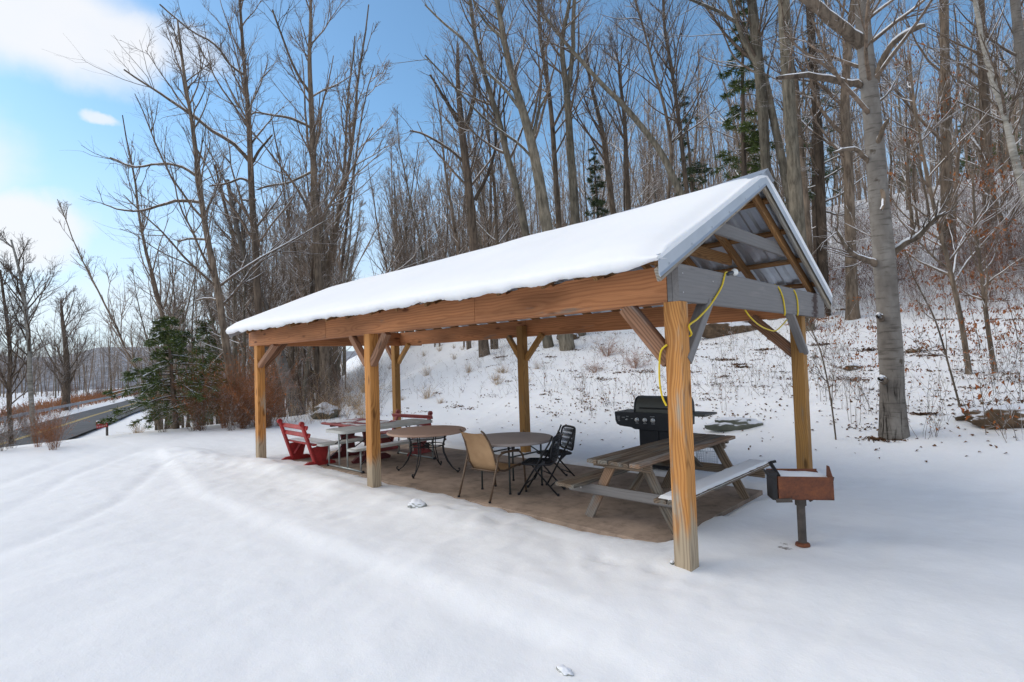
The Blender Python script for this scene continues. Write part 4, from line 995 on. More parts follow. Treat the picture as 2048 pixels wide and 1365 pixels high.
# ---- gas barbecue
def gas_grill():
    t = thing('gas_barbecue', 'black gas barbecue with a dull metal lid and side shelves', 'barbecue', (-1.95, 3.26, 0), math.radians(3))
    # cart
    m = MB(); m.box((0, 0, .34), (.62, .36, .56), None, .012); m.obj('cabinet', M['black_plastic'], t)
    MB().box((-.155, -.186, .34), (.295, .012, .50), None, .004).obj('door', M['black_plastic'], t); MB().box((.155, -.186, .34), (.295, .012, .50), None, .004).obj('door', M['black_plastic'], t)
    for x in (-.28, .28):
        for y in (-.14, .14): MB().lathe((x, y, 0), [(.025, 0), (.028, .03), (.02, .06)], 12).obj('caster', M['black_plastic'], t)
    # fire box
    MB().prism([(-.36, -.17, .66), (-.36, .20, .66), (-.36, .22, .82), (-.36, -.19, .82)], (.72, 0, 0)).obj('firebox', M['black_metal'], t)
    # control panel with rounded lower corners
    pts = []
    for x, z in ((-.66, .84), (-.655, .72), (-.63, .665), (-.58, .64), (-.40, .625), (-.34, .60), (.26, .60), (.34, .605), (.40, .65), (.425, .76), (.43, .835)): pts.append((x, -.255, z))
    MB().prism(pts, (0, .055, 0)).obj('control_panel', M['black_plastic'], t)
    for x, z, r in ((-.46, .735, .012), (-.30, .735, .026), (-.175, .735, .026), (-.05, .735, .026), (.30, .725, .028)):
        o = autosm(MB().lathe((0, 0, 0), [(r * 1.25, 0), (r * 1.25, .004), (r, .006), (r * .9, .026), (r * .5, .028)], 18).obj('knob', M['knob'], t)); o.matrix_local = Matrix.Translation((x, -.2555, z)) @ Matrix.Rotation(math.pi / 2, 4, 'X')
        MB().box((0, 0, .032), (r * .35, r * 1.5, .010)).obj('knob_grip', M['knob'], o)
    for x, z, w in ((-.60, .775, .05), (-.60, .755, .04), (-.60, .735, .045), (-.59, .71, .03), (-.52, .765, .05), (-.455, .78, .035), (-.38, .75, .03), (-.30, .69, .05), (-.175, .69, .05), (-.05, .69, .05), (-.06, .79, .07), (.30, .675, .05)):
        MB().box((x, -.2562, z), (w, .0015, .006)).obj('panel_print', M['print'], t)
    # side shelves
    MB().box((-.52, -.01, .825), (.30, .42, .03), None, .008).obj('side_shelf', M['black_plastic'], t)
    s = MB(); s.box((.53, -.0, .828), (.30, .44, .028), None, .006); s.obj('side_shelf', M['lid'], t)
    for k in range(4): MB().box((.682, -.16 + .10 * k, .815), (.006, .03, .014)).obj('shelf_slot', M['knob'], t)
    # hood: rounded profile
    prof = [(-.20, .835), (-.205, .90), (-.185, .98), (-.14, 1.035), (-.07, 1.06), (.06, 1.062), (.13, 1.04), (.185, .97), (.20, .835)]
    o = MB().prism([(-.355, y, z) for y, z in prof], (.71, 0, 0)).obj('hood', M['lid'], t); autosm(o, 35)
    for sx in (-1, 1): MB().prism([(sx * .358 - .012, y * 1.03, (z - .835) * 1.02 + .834) for y, z in prof], (.024, 0, 0)).obj('hood_end_cap', M['black_metal'], t)
    MB().tube([(-.27, -.235, .905), (.27, -.235, .905)], .010, 10).obj('handle', M['black_metal'], t, True)
    for x in (-.26, .26): MB().tube([(x, -.2, .905), (x, -.24, .905)], .009, 8).obj('handle_bracket', M['black_metal'], t)
    MB().box((.29, -.185, .99), (.03, .01, .05)).obj('thermometer', M['black_metal'], t)
gas_grill()
# ---- white wire bin behind the wooden table
def wire_bin():
    p = un(1411, 931, 0); t = thing('wire_basket', 'small white wire basket standing behind the wooden picnic table', 'basket', (-1.5, 3.62, ter(-1.5, 3.62)))
    m = MB(); n = 26
    for k in range(n):
        a = 2 * math.pi * k / n; m.tube([(.13 * math.cos(a), .13 * math.sin(a), 0), (.155 * math.cos(a), .155 * math.sin(a), .30)], .0028, 4, False)
    for j in range(9):
        z = .02 + .033 * j; r = .13 + .025 * z / .30; m.tube([(r * math.cos(q * math.pi / 14), r * math.sin(q * math.pi / 14), z) for q in range(29)], .0026, 4, False)
    m.obj('wire_mesh', M['white_metal'], t); MB().tube([(.157 * math.cos(q * math.pi / 14), .157 * math.sin(q * math.pi / 14), .302) for q in range(29)], .006, 6, False).obj('rim', M['white_metal'], t, True)
wire_bin()
# ---- rusty pedestal barbecue
def park_grill():
    rz = math.radians(34)
    t = thing('pedestal_grill', 'rusty steel park grill on a pipe pedestal standing in the snow', 'grill', (.44, 1.17, 0), rz)
    autosm(MB().tube([(0, 0, -.06), (0, 0, .36)], .034, 20).obj('pedestal', M['post_metal'], t), 40)
    autosm(MB().tube([(0, 0, .33), (0, 0, .405)], [.045, .045], 20).obj('collar', M['post_metal'], t), 40)
    autosm(MB().lathe((0, 0, -.012), [(.06, 0), (.055, .02), (.04, .026)], 20).obj('base_flange', M['rust'], t), 40)
    MB().bar((.06, -.02, .375), (.10, -.02, .40), .02, .03).obj('swivel_lug', M['post_metal'], t)
    zb, zt = .415, .60; x0, x1 = -.215, .205; y0, y1 = -.16, .19; th = .006
    # firebox walls as bent plate
    MB().prism([(x0, y0, zb), (x1, y0, zb - .004), (x1, y0, zt), (x0, y0, zt + .005)], (0, th, 0)).obj('front_plate', M['rust'], t)
    MB().prism([(x0, y1, zb), (x1, y1, zb), (x1, y1, zt), (x0, y1, zt)], (0, th, 0)).obj('back_plate', M['rust'], t)
    MB().box((0, (y0 + y1) / 2, zb), (x1 - x0, y1 - y0, th)).obj('bottom_plate', M['rust'], t)
    MB().prism([(x1, y0, zb - .004), (x1, y1, zb), (x1, y1, zt - .02), (x1, y1 - .06, zt - .06), (x1, y0 + .14, zt - .05), (x1, y0 + .12, zt + .075), (x1, y0 + .07, zt + .075), (x1, y0 + .02, zt + .01), (x1, y0, zt)], (th, 0, 0)).obj('end_plate', M['rust'], t)
    # charcoal coloured heat shield and grate carrier at the left end
    MB().prism([(x0 - .045, y0 + .02, zb - .01), (x0 - .01, y0 + .0, zb - .01), (x0 - .01, y0 + .0, zt), (x0 + .0, y0, zt + .03), (x0 - .065, y0 + .02, zt + .025), (x0 - .065, y0 + .02, zt + .01), (x0 - .045, y0 + .02, zt - .02)], (0, .16, 0)).obj('heat_shield', M['black_metal'], t)
    MB().bar((x0 - .02, y0 + .02, zb - .012), (x0 + .10, y0 - .004, zb - .002), .05, .03).obj('lower_bracket', M['post_metal'], t)
    a = (x0 + .01, y0 + .02, zt + .005); b = (x0 + .03, y1 - .02, zt + .06)
    MB().bar(a, b, .03, .012).obj('notched_arm', M['black_metal'], t)
    for k in range(4):
        p = Vector(a).lerp(Vector(b), .2 + .2 * k); MB().box(p + Vector((.01, 0, -.012)), (.02, .012, .02)).obj('notch', M['black_metal'], t)
    MB().bar(b, (b[0] + .05, b[1], b[2] + .01), .02, .02).obj('grate_handle', M['black_metal'], t)
    MB().tube([(x1 + .005, y0 + .18, zt - .06), (x1 + .05, y0 + .20, zt - .085), (x1 + .075, y0 + .2, zt - .07), (x1 + .08, y0 + .2, zt - .04)], .006, 8).obj('grate_handle', M['black_metal'], t, True)
    # snow heaped in the box
    m = MB(); nx, ny = 14, 12; V = []
    for j in range(ny + 1):
        for i in range(nx + 1):
            x = x0 + .006 + (x1 - x0 - .012) * i / nx; y = y0 + .007 + (y1 - y0 - .012) * j / ny
            V.append((x, y, zt - .03 + .02 * (1 - i / nx) + .012 * fb(x, y, 6, 0) + .02 * math.sin(math.pi * j / ny)))
    m.add(V, [(j * (nx + 1) + i, j * (nx + 1) + i + 1, (j + 1) * (nx + 1) + i + 1, (j + 1) * (nx + 1) + i) for j in range(ny) for i in range(nx)])
    o = m.obj('grill_snow', M['snow'], None, True); o.location = t.location; o.rotation_euler = t.rotation_euler
    tag(o, 'snow heaped inside the rusty pedestal grill box', None, None, 'stuff')
park_grill()
# ---- small red sign on a post at the edge of the field
def sign():
    a = Vector(unx(192, 851, -16.6)); b = Vector(unx(214, 847, -16.6)); zb = ter(-16.6, b.y)
    t = thing('red_sign', 'small red sign with two lines of pale lettering on a dark post', 'sign', (-16.6, b.y, zb))
    w = (b - a).length; cz = (a.z + b.z) / 2 - zb; d = (b - a).normalized()
    MB().bar((0, 0, -.15), (0, 0, cz + .12), .05, .05, (0, 1, 0)).obj('post', M['post_metal'], t)
    al = (a - Vector(t.location)); bl = (b - Vector(t.location)); f = Vector((1, 0, 0))
    MB().bar(al + f * .04, bl + f * .04, .02, .19).obj('panel', M['red'], t)
    rr = random.Random(4)
    for row, n in ((.045, 7), (-.045, 6)):
        for k in range(n):
            p = al.lerp(bl, (k + .7) / (n + .4)) + f * .052 + Vector((0, 0, row)); MB().box(p, (.004, w * .07, .05 * rr.uniform(.6, 1))).obj('lettering', M['sign_print'], t)
    o = MB().bar(al + f * .04 + Vector((0, 0, .105)), bl + f * .04 + Vector((0, 0, .105)), .05, .03, ch=.01).obj('snow_cap', M['snow'], t, True)
sign()
# ================================================================== VEGETATION
rng = np.random.default_rng(7)
def nrm(a): return a / np.maximum(np.linalg.norm(a, axis=-1, keepdims=True), 1e-9)
def grow(P0, D, L, n, wob, trop, rg):
    """grow N branches at once; returns (N, n+1, 3)"""
    P = [P0]; D = nrm(D); step = (L / n)[:, None]
    for i in range(n):
        D = nrm(D + rg.normal(0, wob, D.shape) + np.array([0, 0, trop]))
        P.append(P[-1] + D * step)
    return np.stack(P, 1)
def children(P, R, per, t0, t1, ang, rg, spread=.25):
    """pick starting points and directions on parents P (N,n,3), radii R (N,n)"""
    Nn, n, _ = P.shape; cnt = rg.poisson(per, Nn) if not hasattr(per, '__len__') else np.asarray(per)
    idx = np.repeat(np.arange(Nn), cnt)
    if len(idx) == 0: return None
    t = rg.uniform(t0, t1, len(idx)) * (n - 1); i = np.minimum(t.astype(int), n - 2); f = (t - i)[:, None]
    S0 = P[idx, i] * (1 - f) + P[idx, i + 1] * f; T = nrm(P[idx, i + 1] - P[idx, i])
    r = R[idx, i] * (1 - f[:, 0]) + R[idx, i + 1] * f[:, 0]
    q = rg.normal(0, 1, T.shape); q = nrm(q - T * np.sum(q * T, 1, keepdims=True))
    a = np.radians(rg.normal(ang, ang * spread, len(idx)))[:, None]
    return S0, T * np.cos(a) + q * np.sin(a), r, t / (n - 1), idx
class Tubes:
    def __init__(s): s.V = []; s.F = []; s.n = 0
    def add(s, P, R, k):
        Nn, n, _ = P.shape
        T = np.empty_like(P); T[:, 1:-1] = P[:, 2:] - P[:, :-2]; T[:, 0] = P[:, 1] - P[:, 0]; T[:, -1] = P[:, -1] - P[:, -2]; T = nrm(T)
        m = nrm(P[:, -1] - P[:, 0]); ref = np.where(np.abs(m[:, 2:3]) > .8, np.array([[1., .2, 0]]), np.array([[0, 0, 1.]]))[:, None, :]
        U = nrm(np.cross(T, np.broadcast_to(ref, T.shape))); W = np.cross(T, U)
        a = 2 * np.pi * np.arange(k) / k
        V = P[:, :, None] + R[:, :, None, None] * (np.cos(a)[None, None, :, None] * U[:, :, None] + np.sin(a)[None, None, :, None] * W[:, :, None])
        base = s.n + (np.arange(Nn) * n * k)[:, None, None] + (np.arange(n - 1) * k)[None, :, None]
        j = np.arange(k)[None, None, :]; j2 = (j + 1) % k
        F = np.stack([base + j, base + j2, base + j2 + k, base + j + k], -1).reshape(-1, 4)
        s.V.append(V.reshape(-1, 3)); s.F.append(F); s.n += Nn * n * k
    def quads(s, C, A, B):
        """flat quads centred C with half axes A, B"""
        V = np.stack([C - A - B, C + A - B, C + A + B, C - A + B], 1); n = len(C)
        s.V.append(V.reshape(-1, 3)); s.F.append(s.n + np.arange(n * 4).reshape(-1, 4)); s.n += 4 * n
    def leafs(s, C, A, B, K):
        """folded leaf: two quads sharing the midrib, tips raised by K"""
        n = len(C); V = np.stack([C - A, C - A * .1 - B + K, C + A, C - A * .1 + B + K], 1)
        s.V.append(V.reshape(-1, 3)); s.F.append(s.n + np.arange(n * 4).reshape(-1, 4)); s.n += 4 * n
    def mesh(s, name, mat, smooth=True):
        V = np.concatenate(s.V); F = np.concatenate(s.F); me = bpy.data.meshes.new(name)
        me.vertices.add(len(V)); me.vertices.foreach_set('co', V.ravel().astype(np.float32))
        me.loops.add(F.size); me.loops.foreach_set('vertex_index', F.ravel().astype(np.int32))
        me.polygons.add(len(F)); me.polygons.foreach_set('loop_start', np.arange(0, F.size, 4, dtype=np.int32))
        me.polygons.foreach_set('use_smooth', [smooth] * len(F)); me.materials.append(M[mat]); me.update(calc_edges=True); return me
def snow_on(tb, P, R, lo=.78, f=.75):
    """a cushion of snow lying along the top of the flatter stretches"""
    T = np.empty_like(P); T[:, 1:-1] = P[:, 2:] - P[:, :-2]; T[:, 0] = P[:, 1] - P[:, 0]; T[:, -1] = P[:, -1] - P[:, -2]; T = nrm(T)
    k = np.clip((lo - np.abs(T[:, :, 2])) * 5, 0, 1); k[:, -1] *= .3
    Q = P.copy(); Q[:, :, 2] += R * .75; tb.add(Q, np.maximum(R * f * k, 1e-5) + 0 * R, 5)
CR = [None]
def crown(TP, TR, rg, o):
    """limbs, branches and twigs on a trunk polyline (n,3); returns Tubes for wood, snow"""
    wood = Tubes(); snow = Tubes(); P = TP[None]; R = TR[None]
    Ht = np.linalg.norm(TP[-1] - TP[0])
    nl = o.get('nl', 18); c = children(P, R, [nl], o.get('f0', .3), .97, o.get('ang', 42), rg, .2)
    S0, D, r, t, _ = c
    L = Ht * o.get('ll', .34) * (1.25 - t) * rg.uniform(.6, 1.25, len(t)); br = np.minimum(r * .55, L * .016 + .006) * o.get('lr', 1)
    P1 = grow(S0, D, L, 8, o.get('wob', .085), o.get('trop', .07), rg); tt = np.linspace(0, 1, 9)[None]
    R1 = br[:, None] * (1 - .8 * tt) + o.get('rm', .004); wood.add(P1, R1, 5)
    CR[0] = [(P1, R1)]
    if o.get('snow', True): snow_on(snow, P1, R1)
    c = children(P1, R1, o.get('nb', 6), .18, .97, 38, rg)
    if c:
        S0, D, r, t, ix = c; L2 = L[ix] * rg.uniform(.28, .62, len(t)) * (1.15 - t * .6)
        P2 = grow(S0, D, L2, 5, .085, o.get('trop', .07), rg); tt = np.linspace(0, 1, 6)[None]
        R2 = np.minimum(r * .7, .004 + L2 * .009)[:, None] * (1 - .7 * tt) + o.get('rm', .004) * .7; wood.add(P2, R2, 3); CR[0].append((P2[::2], R2[::2]))
        if o.get('snow2', False): snow_on(snow, P2, R2, .7, .9)
        c = children(P2, R2, o.get('nt', 5), .1, 1, 34, rg)
        if c:
            S0, D, r, t, ix = c; L3 = np.maximum(L2[ix] * rg.uniform(.3, .7, len(t)), .12)
            P3 = grow(S0, D, L3, 3, .08, .07, rg); tt = np.linspace(0, 1, 4)[None]
            R3 = np.full((len(t), 1), o.get('rt', .0042)) * (1 - .55 * tt); wood.add(P3, R3, 3)
            c = children(P3, R3, o.get('nt2', 1.6), .1, 1, 34, rg)
            if c:
                S0, D, r, t, ix = c; L4 = L3[ix] * rg.uniform(.3, .7, len(t)); P4 = grow(S0, D, L4, 2, .08, .06, rg)
                wood.add(P4, np.full((len(t), 1), o.get('rt', .0042) * .75) * np.array([[1, .8, .5]]), 3)
            return wood, snow, P3
    return wood, snow, P1
def smooth_path(P, n=24):
    P = np.array(P, float); out = []
    seg = len(P) - 1
    for k in range(n + 1):
        s = k / n * seg; i = min(int(s), seg - 1); u = s - i
        p0, p1, p2, p3 = P[max(i - 1, 0)], P[i], P[i + 1], P[min(i + 2, seg)]
        out.append(.5 * ((2 * p1) + (p2 - p0) * u + (2 * p0 - 5 * p1 + 4 * p2 - p3) * u * u + (3 * p1 - p0 - 3 * p2 + p3) * u ** 3))
    return np.array(out)
def trunk_mesh(name, P, R, mat, k=12, rough=.05, flare=True):
    tb = Tubes(); P = P.copy(); R = R.copy()
    h = np.linalg.norm(P - P[0], axis=1)
    if flare: R = R * (1 + .26 * np.exp(-h / (R[0] * 2.2)))
    tb.add(P[None], R[None], k); V = tb.V[0]
    for i in range(len(V)):
        q = i // k; c = P[q]; v = V[i] - c; s = 1 + rough * (mnoise.noise((v[0] * 9 + c[0], v[1] * 9, c[2] * 1.6)) + .6 * mnoise.noise((v[0] * 22, v[1] * 22 + c[1], c[2] * 6))); V[i] = c + v * s
    return tb.mesh(name, mat)
def hero(label, path, widths, D, seed, bark='bark', twig='twig', name='bare_tree', base=None, o=None, limbs=(), extra_top=None, group=None, cat='tree', k=12, rough=.06):
    """path: photo points from the ground up at depth D (plan units); widths in photo pixels at those points"""
    rg = np.random.default_rng(seed); o = dict(o or {})
    pts = [und(x, y, D) for x, y in path]; r = [w / 2 / FPX * D for w in widths]
    b = pts[0].copy(); g = ter(b[0], b[1])
    if b[2] > g + .05:          # foot hidden in the photo: carry the trunk down to the ground
        d = nrm(pts[0] - pts[1]); d[2] = min(d[2], -.5); d = d / abs(d[2])
        b = pts[0] + d * (pts[0][2] - g); b[2] = ter(b[0], b[1]); pts = [b] + pts; r = [r[0] * 1.15] + r
    elif b[2] < g: pts[0][2] = g
    if extra_top:               # carry on above the frame
        n_up, rr = extra_top; d = nrm(pts[-1] - pts[-2]); d = nrm(d + np.array([0, 0, .5])); pts += [pts[-1] + d * n_up * .5, pts[-1] + d * n_up + np.array([rg.normal(0, .2), rg.normal(0, .2), 0])]; r += [r[-1] * .6 + rr * .4, rr]
    P = smooth_path(pts, 30); R = np.interp(np.linspace(0, 1, 31), np.linspace(0, 1, len(r)), r)
    org = P[0].copy(); org[2] -= .0; P = P - org; P[0, 2] -= .12
    t = thing(name, label, cat, tuple(org), 0, group)
    link('trunk', trunk_mesh('trunk', P, R, bark, k, rough), t)
    wood, snow, tips = crown(P, R, rg, o)
    link('crown', wood.mesh('crown', twig), t)
    for (lp, lw, dD, lb) in limbs:  # limbs seen one by one: photo points, widths, depth shift at the tip, broken end
        q = np.array([und(x, y, D + dD * i / (len(lp) - 1)) for i, (x, y) in enumerate(lp)]) - org
        Q = smooth_path(q, 12); RR = np.interp(np.linspace(0, 1, 13), np.linspace(0, 1, len(lw)), [w / 2 / FPX * D for w in lw])
        Q += rg.normal(0, .006, Q.shape); tb = Tubes(); tb.add(Q[None], RR[None], 8)
        if not lb:
            c = children(Q[None], RR[None], [9], .2, .98, 40, rg); L = np.linalg.norm(Q[-1] - Q[0]) * rg.uniform(.2, .5, 9)
            P2 = grow(c[0], c[1], L, 5, .13, .08, rg); R2 = np.minimum(c[2] * .6, .012)[:, None] * (1 - .75 * np.linspace(0, 1, 6)[None]) + .0025; tb.add(P2, R2, 4)
            c = children(P2, R2, 5, .1, 1, 36, rg); P3 = grow(c[0], c[1], L[c[4]] * .5, 3, .15, .06, rg); tb.add(P3, np.full((len(c[2]), 1), .004) * (1 - .5 * np.linspace(0, 1, 4)[None]), 3)
        link('limb', tb.mesh('limb', 'bark' if bark == 'beech' else bark), t); snow_on(snow, Q[None], RR[None], .93, .7)
    if snow.V: tag(link('branch_snow', snow.mesh('branch_snow', 'snow'), t), kind='stuff')
    return t, P, tips + org
O1 = dict(nl=19, nb=6, nt=5, nt2=2.0, f0=.35, ll=.33, ang=40, trop=.08, rt=.004, lr=.8, rm=.003)
T1 = dict(O1, nl=15)
WOOD = 'tall bare tree '
# --- right hand side
bx = hit(1788, 872)
DB = float(np.dot(CM[2], bx - CAM))
hero('big smooth grey beech with broken snowy limbs, right of the pavilion gable', [(1788, 872), (1781, 700), (1768, 520), (1752, 330), (1741, 200), (1727, 60), (1722, -60)], [44, 41, 38, 35, 31, 27, 23], DB, 11, 'beech', 'twig', 'beech_tree',
     o=dict(nl=26, nb=5, nt=4, f0=.45, ll=.20, ang=55, trop=.06, rt=.0035, rm=.003), k=20, rough=.10, extra_top=(2.5, .04),
     limbs=[([(1733, 95), (1690, 62), (1640, 20), (1590, -20)], [26, 22, 20, 17], -.3, True), ([(1722, 172), (1690, 166), (1655, 158), (1615, 153), (1556, 156)], [12, 13, 12, 10, 7], -.4, True),
            ([(1748, 168), (1757, 140), (1778, 98), (1812, 68), (1850, 48)], [15, 13, 12, 11, 8], -.5, True), ([(1738, 325), (1712, 300), (1690, 299), (1668, 306)], [9, 8, 6, 4], -.3, True),
            ([(1750, 310), (1760, 275), (1776, 238)], [10, 10, 6], -.3, True), ([(1752, 528), (1722, 517), (1700, 505), (1682, 478), (1672, 455)], [14, 10, 8, 6, 4], -.6, False),
            ([(1785, 508), (1808, 488), (1840, 470), (1868, 440), (1890, 424)], [16, 12, 10, 8, 5], -.5, False), ([(1745, 330), (1758, 370), (1768, 400), (1762, 420)], [9, 8, 8, 6], -.25, True),
            ([(1765, 640), (1758, 632)], [12, 10], -.2, True), ([(1770, 765), (1762, 757)], [14, 12], -.2, True)])
hero('two stemmed trunk standing right behind the pavilion peak, left stem', [(1531, 330), (1524, 200), (1510, 60), (1500, -30)], [18, 20, 19, 16], 18, 12, 'bark_green', o=T1, extra_top=(3, .05))
hero('leaning stem behind the pavilion peak with a long limb to the upper left', [(1578, 390), (1560, 300), (1545, 230), (1531, 165), (1508, 120), (1482, 68), (1462, 10), (1450, -40)], [16, 15, 14, 13, 10, 8, 7, 6], 18, 13, 'bark_green', o=dict(T1, nl=14, f0=.5),
     limbs=[([(1470, 45), (1440, 25), (1400, 8), (1350, -12)], [7, 6, 5, 4], 0, False)])
hero('straight thick trunk just right of the pavilion peak', [(1592, 400), (1585, 300), (1577, 180), (1570, 60), (1566, -40)], [26, 24, 23, 22, 20], 16, 14, 'bark_green', o=dict(T1, f0=.4, ll=.24), extra_top=(3, .06))
hero('slimmer brown trunk pressed against the right side of the thick straight trunk', [(1612, 430), (1604, 330), (1596, 230)], [15, 13, 10], 17, 15, 'bark', o=dict(T1, f0=.5), extra_top=(2.5, .03))
hero('dark straight trunk between the thick trunk and the beech', [(1643, 470), (1638, 300), (1628, 150), (1618, 0)], [19, 17, 15, 13], 17, 16, 'bark_dark', o=dict(T1, f0=.15, nl=36, ang=72, ll=.16, trop=.0), extra_top=(2.5, .04))
hero('reddish brown trunk close behind the left edge of the beech', [(1702, 520), (1697, 350), (1690, 200), (1700, 60), (1712, -40)], [20, 18, 16, 13, 10], 16, 17, 'bark', o=dict(T1, f0=.3, nl=30), extra_top=(2, .03))
hero('tall straight brown trunk between the beech and the right picture edge', [(1893, 405), (1893, 280), (1890, 140), (1888, 0)], [20, 18, 16, 15], 19, 18, 'bark', o=dict(T1, f0=.3), extra_top=(3, .05))
hero('straight trunk with its foot on the snowy slope near the upper right', [(1978, 402), (1972, 280), (1966, 140), (1958, -20)], [20, 18, 17, 15], 21, 19, 'bark_dark', o=dict(T1, f0=.25), extra_top=(3, .05))
hero('pale birch leaning left beside the right picture edge', [(2060, 420), (2030, 320), (2010, 230), (1985, 160), (1965, 80), (1948, -10)], [15, 13, 12, 11, 9, 8], 13, 20, 'birch', name='birch_tree', o=dict(T1, f0=.3, nl=18, ll=.22), extra_top=(2, .02))
hero('grey trunk cut by the right edge of the picture', [(2064, 330), (2050, 200), (2038, 80), (2028, -20)], [22, 19, 17, 15], 16, 21, 'beech', o=dict(T1, f0=.3), extra_top=(2.5, .04))
def sap(label, path, w, seed, o=None, bark='bark', name='sapling', **kw):
    p = hit(*path[0]); D = float(np.dot(CM[2], p - CAM)); return hero(label, path, w, D, seed, bark, 'twig', name, o=dict(dict(nl=22, nb=4, nt=3, f0=.25, ll=.34, ang=48, trop=.06, rt=.003, rm=.0022), **(o or {})), cat='sapling', k=8, rough=.04, **kw)
sp1 = sap('leaning sapling on the slope, first to the right of the beech foot', [(1938, 748), (1922, 640), (1895, 520), (1872, 430), (1850, 330), (1830, 220), (1820, 120)], [11, 9, 8, 7, 6, 5, 3], 31)
sp2 = sap('thin sapling with rusty leaves right of the leaning sapling', [(1990, 745), (1975, 650), (1962, 540), (1950, 440), (1945, 340)], [9, 8, 6, 5, 3], 32)
sp3 = sap('curved bare sapling near the right picture edge', [(2022, 520), (2012, 460), (1990, 400), (1975, 300), (1960, 200)], [8, 7, 6, 5, 3], 33)
sp4 = sap('very thin sapling left of the beech trunk', [(1672, 880), (1660, 790), (1640, 700), (1612, 640)], [3, 3, 2.5, 2], 34, dict(nl=8, nb=3, nt=2))
sp5 = sap('thin whip of a sapling leaning across the snow right of the beech', [(1920, 815), (1900, 740), (1870, 640), (1830, 560), (1810, 500)], [4, 3.5, 3, 2.5, 2], 35, dict(nl=10, nb=3, nt=2))
# --- middle group behind the roof
hero('middle tree forking in a narrow V high above the roof', [(1160, 690), (1150, 430), (1141, 300), (1134, 190), (1124, 90), (1138, 10), (1140, -30)], [22, 18, 15, 13, 9, 7, 6], 23, 41, 'bark_green', o=T1, limbs=[([(1136, 180), (1145, 110), (1147, 40), (1150, -30)], [10, 9, 8, 7], 0, False)])
hero('thickest leaning trunk rising from the middle of the roof line', [(1095, 460), (1080, 370), (1066, 300), (1048, 230), (1028, 165), (1010, 90), (996, 10), (990, -30)], [23, 21, 19, 17, 14, 12, 10, 9], 21, 42, 'bark_green', o=dict(O1, nl=22, ll=.34),
     limbs=[([(1072, 325), (1040, 290), (1000, 262), (960, 230), (900, 165), (850, 110)], [6, 5, 5, 4, 3.5, 3], 0, False), ([(1050, 232), (1010, 180), (970, 140), (930, 85), (880, 40), (850, 10)], [7, 6, 5, 5, 4, 3], 0, False), ([(1010, 80), (975, 50), (950, 10), (940, -20)], [7, 5, 4, 3], 0, False), ([(1064, 300), (1070, 260), (1078, 220), (1100, 180)], [8, 7, 5, 4], 0, False)])
hero('second leaning trunk just left of the thickest one', [(1052, 470), (1036, 390), (1014, 310), (1000, 250), (986, 205), (965, 135), (948, 60), (938, -20)], [16, 14, 12, 11, 10, 8, 7, 6], 22, 43, 'bark_green', o=O1)
hero('slim upright trunk between the leaning pair and the V forked tree', [(1118, 455), (1110, 330), (1103, 232), (1094, 160), (1080, 66), (1076, -20)], [11, 10, 9, 8, 7, 6], 24, 44, 'bark', o=O1)
hero('long bare trunk leaning far to the left over the roof, from near the peak', [(1356, 376), (1330, 320), (1300, 275), (1250, 215), (1205, 170), (1165, 125), (1130, 85), (1088, 30), (1070, -10)], [14, 13, 12, 11, 9, 8, 7, 6, 5], 21, 45, 'bark_green', o=dict(O1, nl=18, f0=.5, ll=.22))
hero('crooked oak with many rising limbs left of the leaning pair', [(945, 455), (938, 380), (930, 315), (924, 262)], [17, 16, 15, 14], 24, 46, 'bark_dark', name='oak_tree', o=dict(O1, nl=16, f0=.3), extra_top=(4.0, .02),
     limbs=[([(926, 262), (905, 225), (885, 190), (860, 150)], [9, 8, 6, 4], 0, False), ([(930, 262), (945, 210), (950, 160), (935, 110)], [9, 8, 6, 4], 0, False), ([(950, 400), (975, 350), (990, 300), (992, 260)], [8, 7, 5, 4], 0, False), ([(932, 330), (900, 300), (850, 270), (820, 262)], [6, 5, 4, 3], 0, False)])
hero('dark slim trunk left of the fir behind the roof', [(1257, 415), (1253, 330), (1249, 240), (1240, 160)], [10, 9, 8, 6], 25, 47, 'bark_dark', o=dict(O1, nl=22), extra_top=(1.5, .015))
hero('slim trunk rising out of the fir behind the roof', [(1226, 420), (1214, 330), (1204, 260), (1180, 160), (1172, 90)], [12, 11, 9, 6, 4], 25, 48, 'bark', o=dict(O1, nl=22))
hero('slender curved tree left of the pavilion peak', [(1338, 380), (1342, 300), (1330, 220), (1308, 140), (1288, 60), (1270, 0)], [7, 7, 6, 5, 4, 4], 22, 49, 'bark', o=dict(O1, nl=22))
hero('slender straight tree against the sky left of the pavilion peak', [(1372, 370), (1360, 260), (1345, 150), (1330, 60), (1326, -20)], [9, 8, 7, 6, 5], 22, 50, 'bark_dark', o=dict(O1, nl=22))
